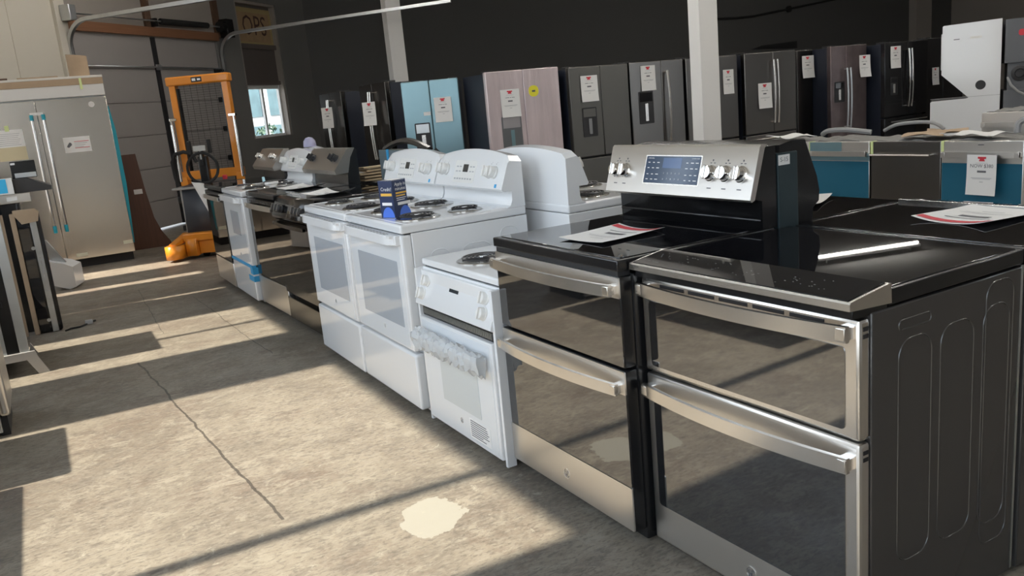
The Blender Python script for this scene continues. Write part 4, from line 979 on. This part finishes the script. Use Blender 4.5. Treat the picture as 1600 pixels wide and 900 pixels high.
b = MB(); b.box(.165, .335, .1, .3, .105, .235, .004); ctl = b.build('control_box', black, A4)
MB().box(.185, .33, .094, .1, .11, .145).build('button_strip', galv, ctl); MB().box(.17, .2, .096, .1, .21, .225).build('sticker', paper, ctl)
A5 = thing('carton', 'blue and white carton beside the black range hood', 'carton', (-.33, 7.385, 1.073), 0)
MB().box(-.2, .19, -.03, .012, .0, .12, .002).build('sleeve', paper, A5); MB().box(-.2, .15, -.0325, -.028, .012, .115).build('blue_print', mat('cyan print', (.05, .5, .85), .4), A5)
# white angled part on the floor by the big refrigerator
wp = thing('plastic_housing', 'white angled plastic housing on the floor before the built-in refrigerator', 'housing', (.08, 9.25, 0), -.3)
MB().prism([(-.12, .06), (-.12, .3), (.02, .26), (.1, .22), (.1, .02), (.04, .0)], 1, 0, .3).build('box', white, wp); b = MB(); b.prism([(-.12, .28), (-.14, .5), (-.12, .5), (.02, .26)], 1, .1, .13); b.build('sloped_panel', galv, wp)
# cord on the floor
pts = [(.0, 7.15, .008), (.04, 7.2, .008), (.1, 7.2, .008), (.16, 7.27, .008), (.22, 7.35, .008)]
cd = MB(); cd.tube(pts, .007, 8); cdo = cd.build('power_cord', rubber); tag(cdo, 'black power cord with a grey plug lying on the floor', 'cord')
MB(Matrix.Translation((.17, 7.28, 0))).box(-.025, .03, -.02, .02, .0, .035, .006).build('plug', mat('plug grey', (.45, .45, .45), .5), cdo)

# ================================================================== CAMERA, LIGHT
th = .503; f_, pitch, roll, hh = 1304.6, .2188, -.0938, 1.407
Rz = Matrix.Rotation(-th, 3, 'Z')
fw = Rz @ Vector((0, math.cos(pitch), -math.sin(pitch))); rt = Rz @ Vector((1, 0, 0)); up = Rz @ Vector((0, math.sin(pitch), math.cos(pitch)))
r2 = math.cos(roll)*rt+math.sin(roll)*up; u2 = -math.sin(roll)*rt+math.cos(roll)*up
cam = bpy.data.cameras.new('camera'); co = bpy.data.objects.new('camera', cam); COL.objects.link(co)
cam.sensor_width = 36; cam.lens = f_/1600*36; cam.clip_start = .05; cam.clip_end = 300
Mc = Matrix((r2, u2, -fw)).transposed().to_4x4(); Mc.translation = (0, 0, hh); co.matrix_world = Mc
SC.camera = co
sun = bpy.data.lights.new('sun', 'SUN'); sun.energy = 12.3; sun.angle = math.radians(.9); sun.color = (1, .89, .75)
so_ = bpy.data.objects.new('sun', sun); COL.objects.link(so_)
el = math.radians(54.6); sd = Vector((math.cos(el), -.02, -math.sin(el)))
so_.rotation_euler = sd.to_track_quat('-Z', 'Y').to_euler()
W = bpy.data.worlds.new('sky'); SC.world = W; W.use_nodes = True; nt = W.node_tree; bg = nt.nodes['Background']
tc_ = nt.nodes.new('ShaderNodeTexCoord'); sp = nt.nodes.new('ShaderNodeSeparateXYZ'); rp = nt.nodes.new('ShaderNodeValToRGB')
nt.links.new(tc_.outputs['Generated'], sp.inputs[0]); nt.links.new(sp.outputs[2], rp.inputs[0]); nt.links.new(rp.outputs[0], bg.inputs[0])
rp.color_ramp.elements[0].color = (.9, .94, 1, 1); rp.color_ramp.elements[1].color = (.62, .74, .93, 1); rp.color_ramp.elements[1].position = .7
bg.inputs[1].default_value = 4.4
SC.view_settings.view_transform = 'Standard'; SC.view_settings.look = 'None'; SC.view_settings.exposure = 0.; SC.view_settings.gamma = 1; SC.view_settings.use_curve_mapping = False
try: SC.cycles.use_denoising = True; SC.cycles.max_bounces = 8; SC.cycles.sample_clamp_indirect = 6; SC.cycles.caustics_reflective = False
except Exception: pass
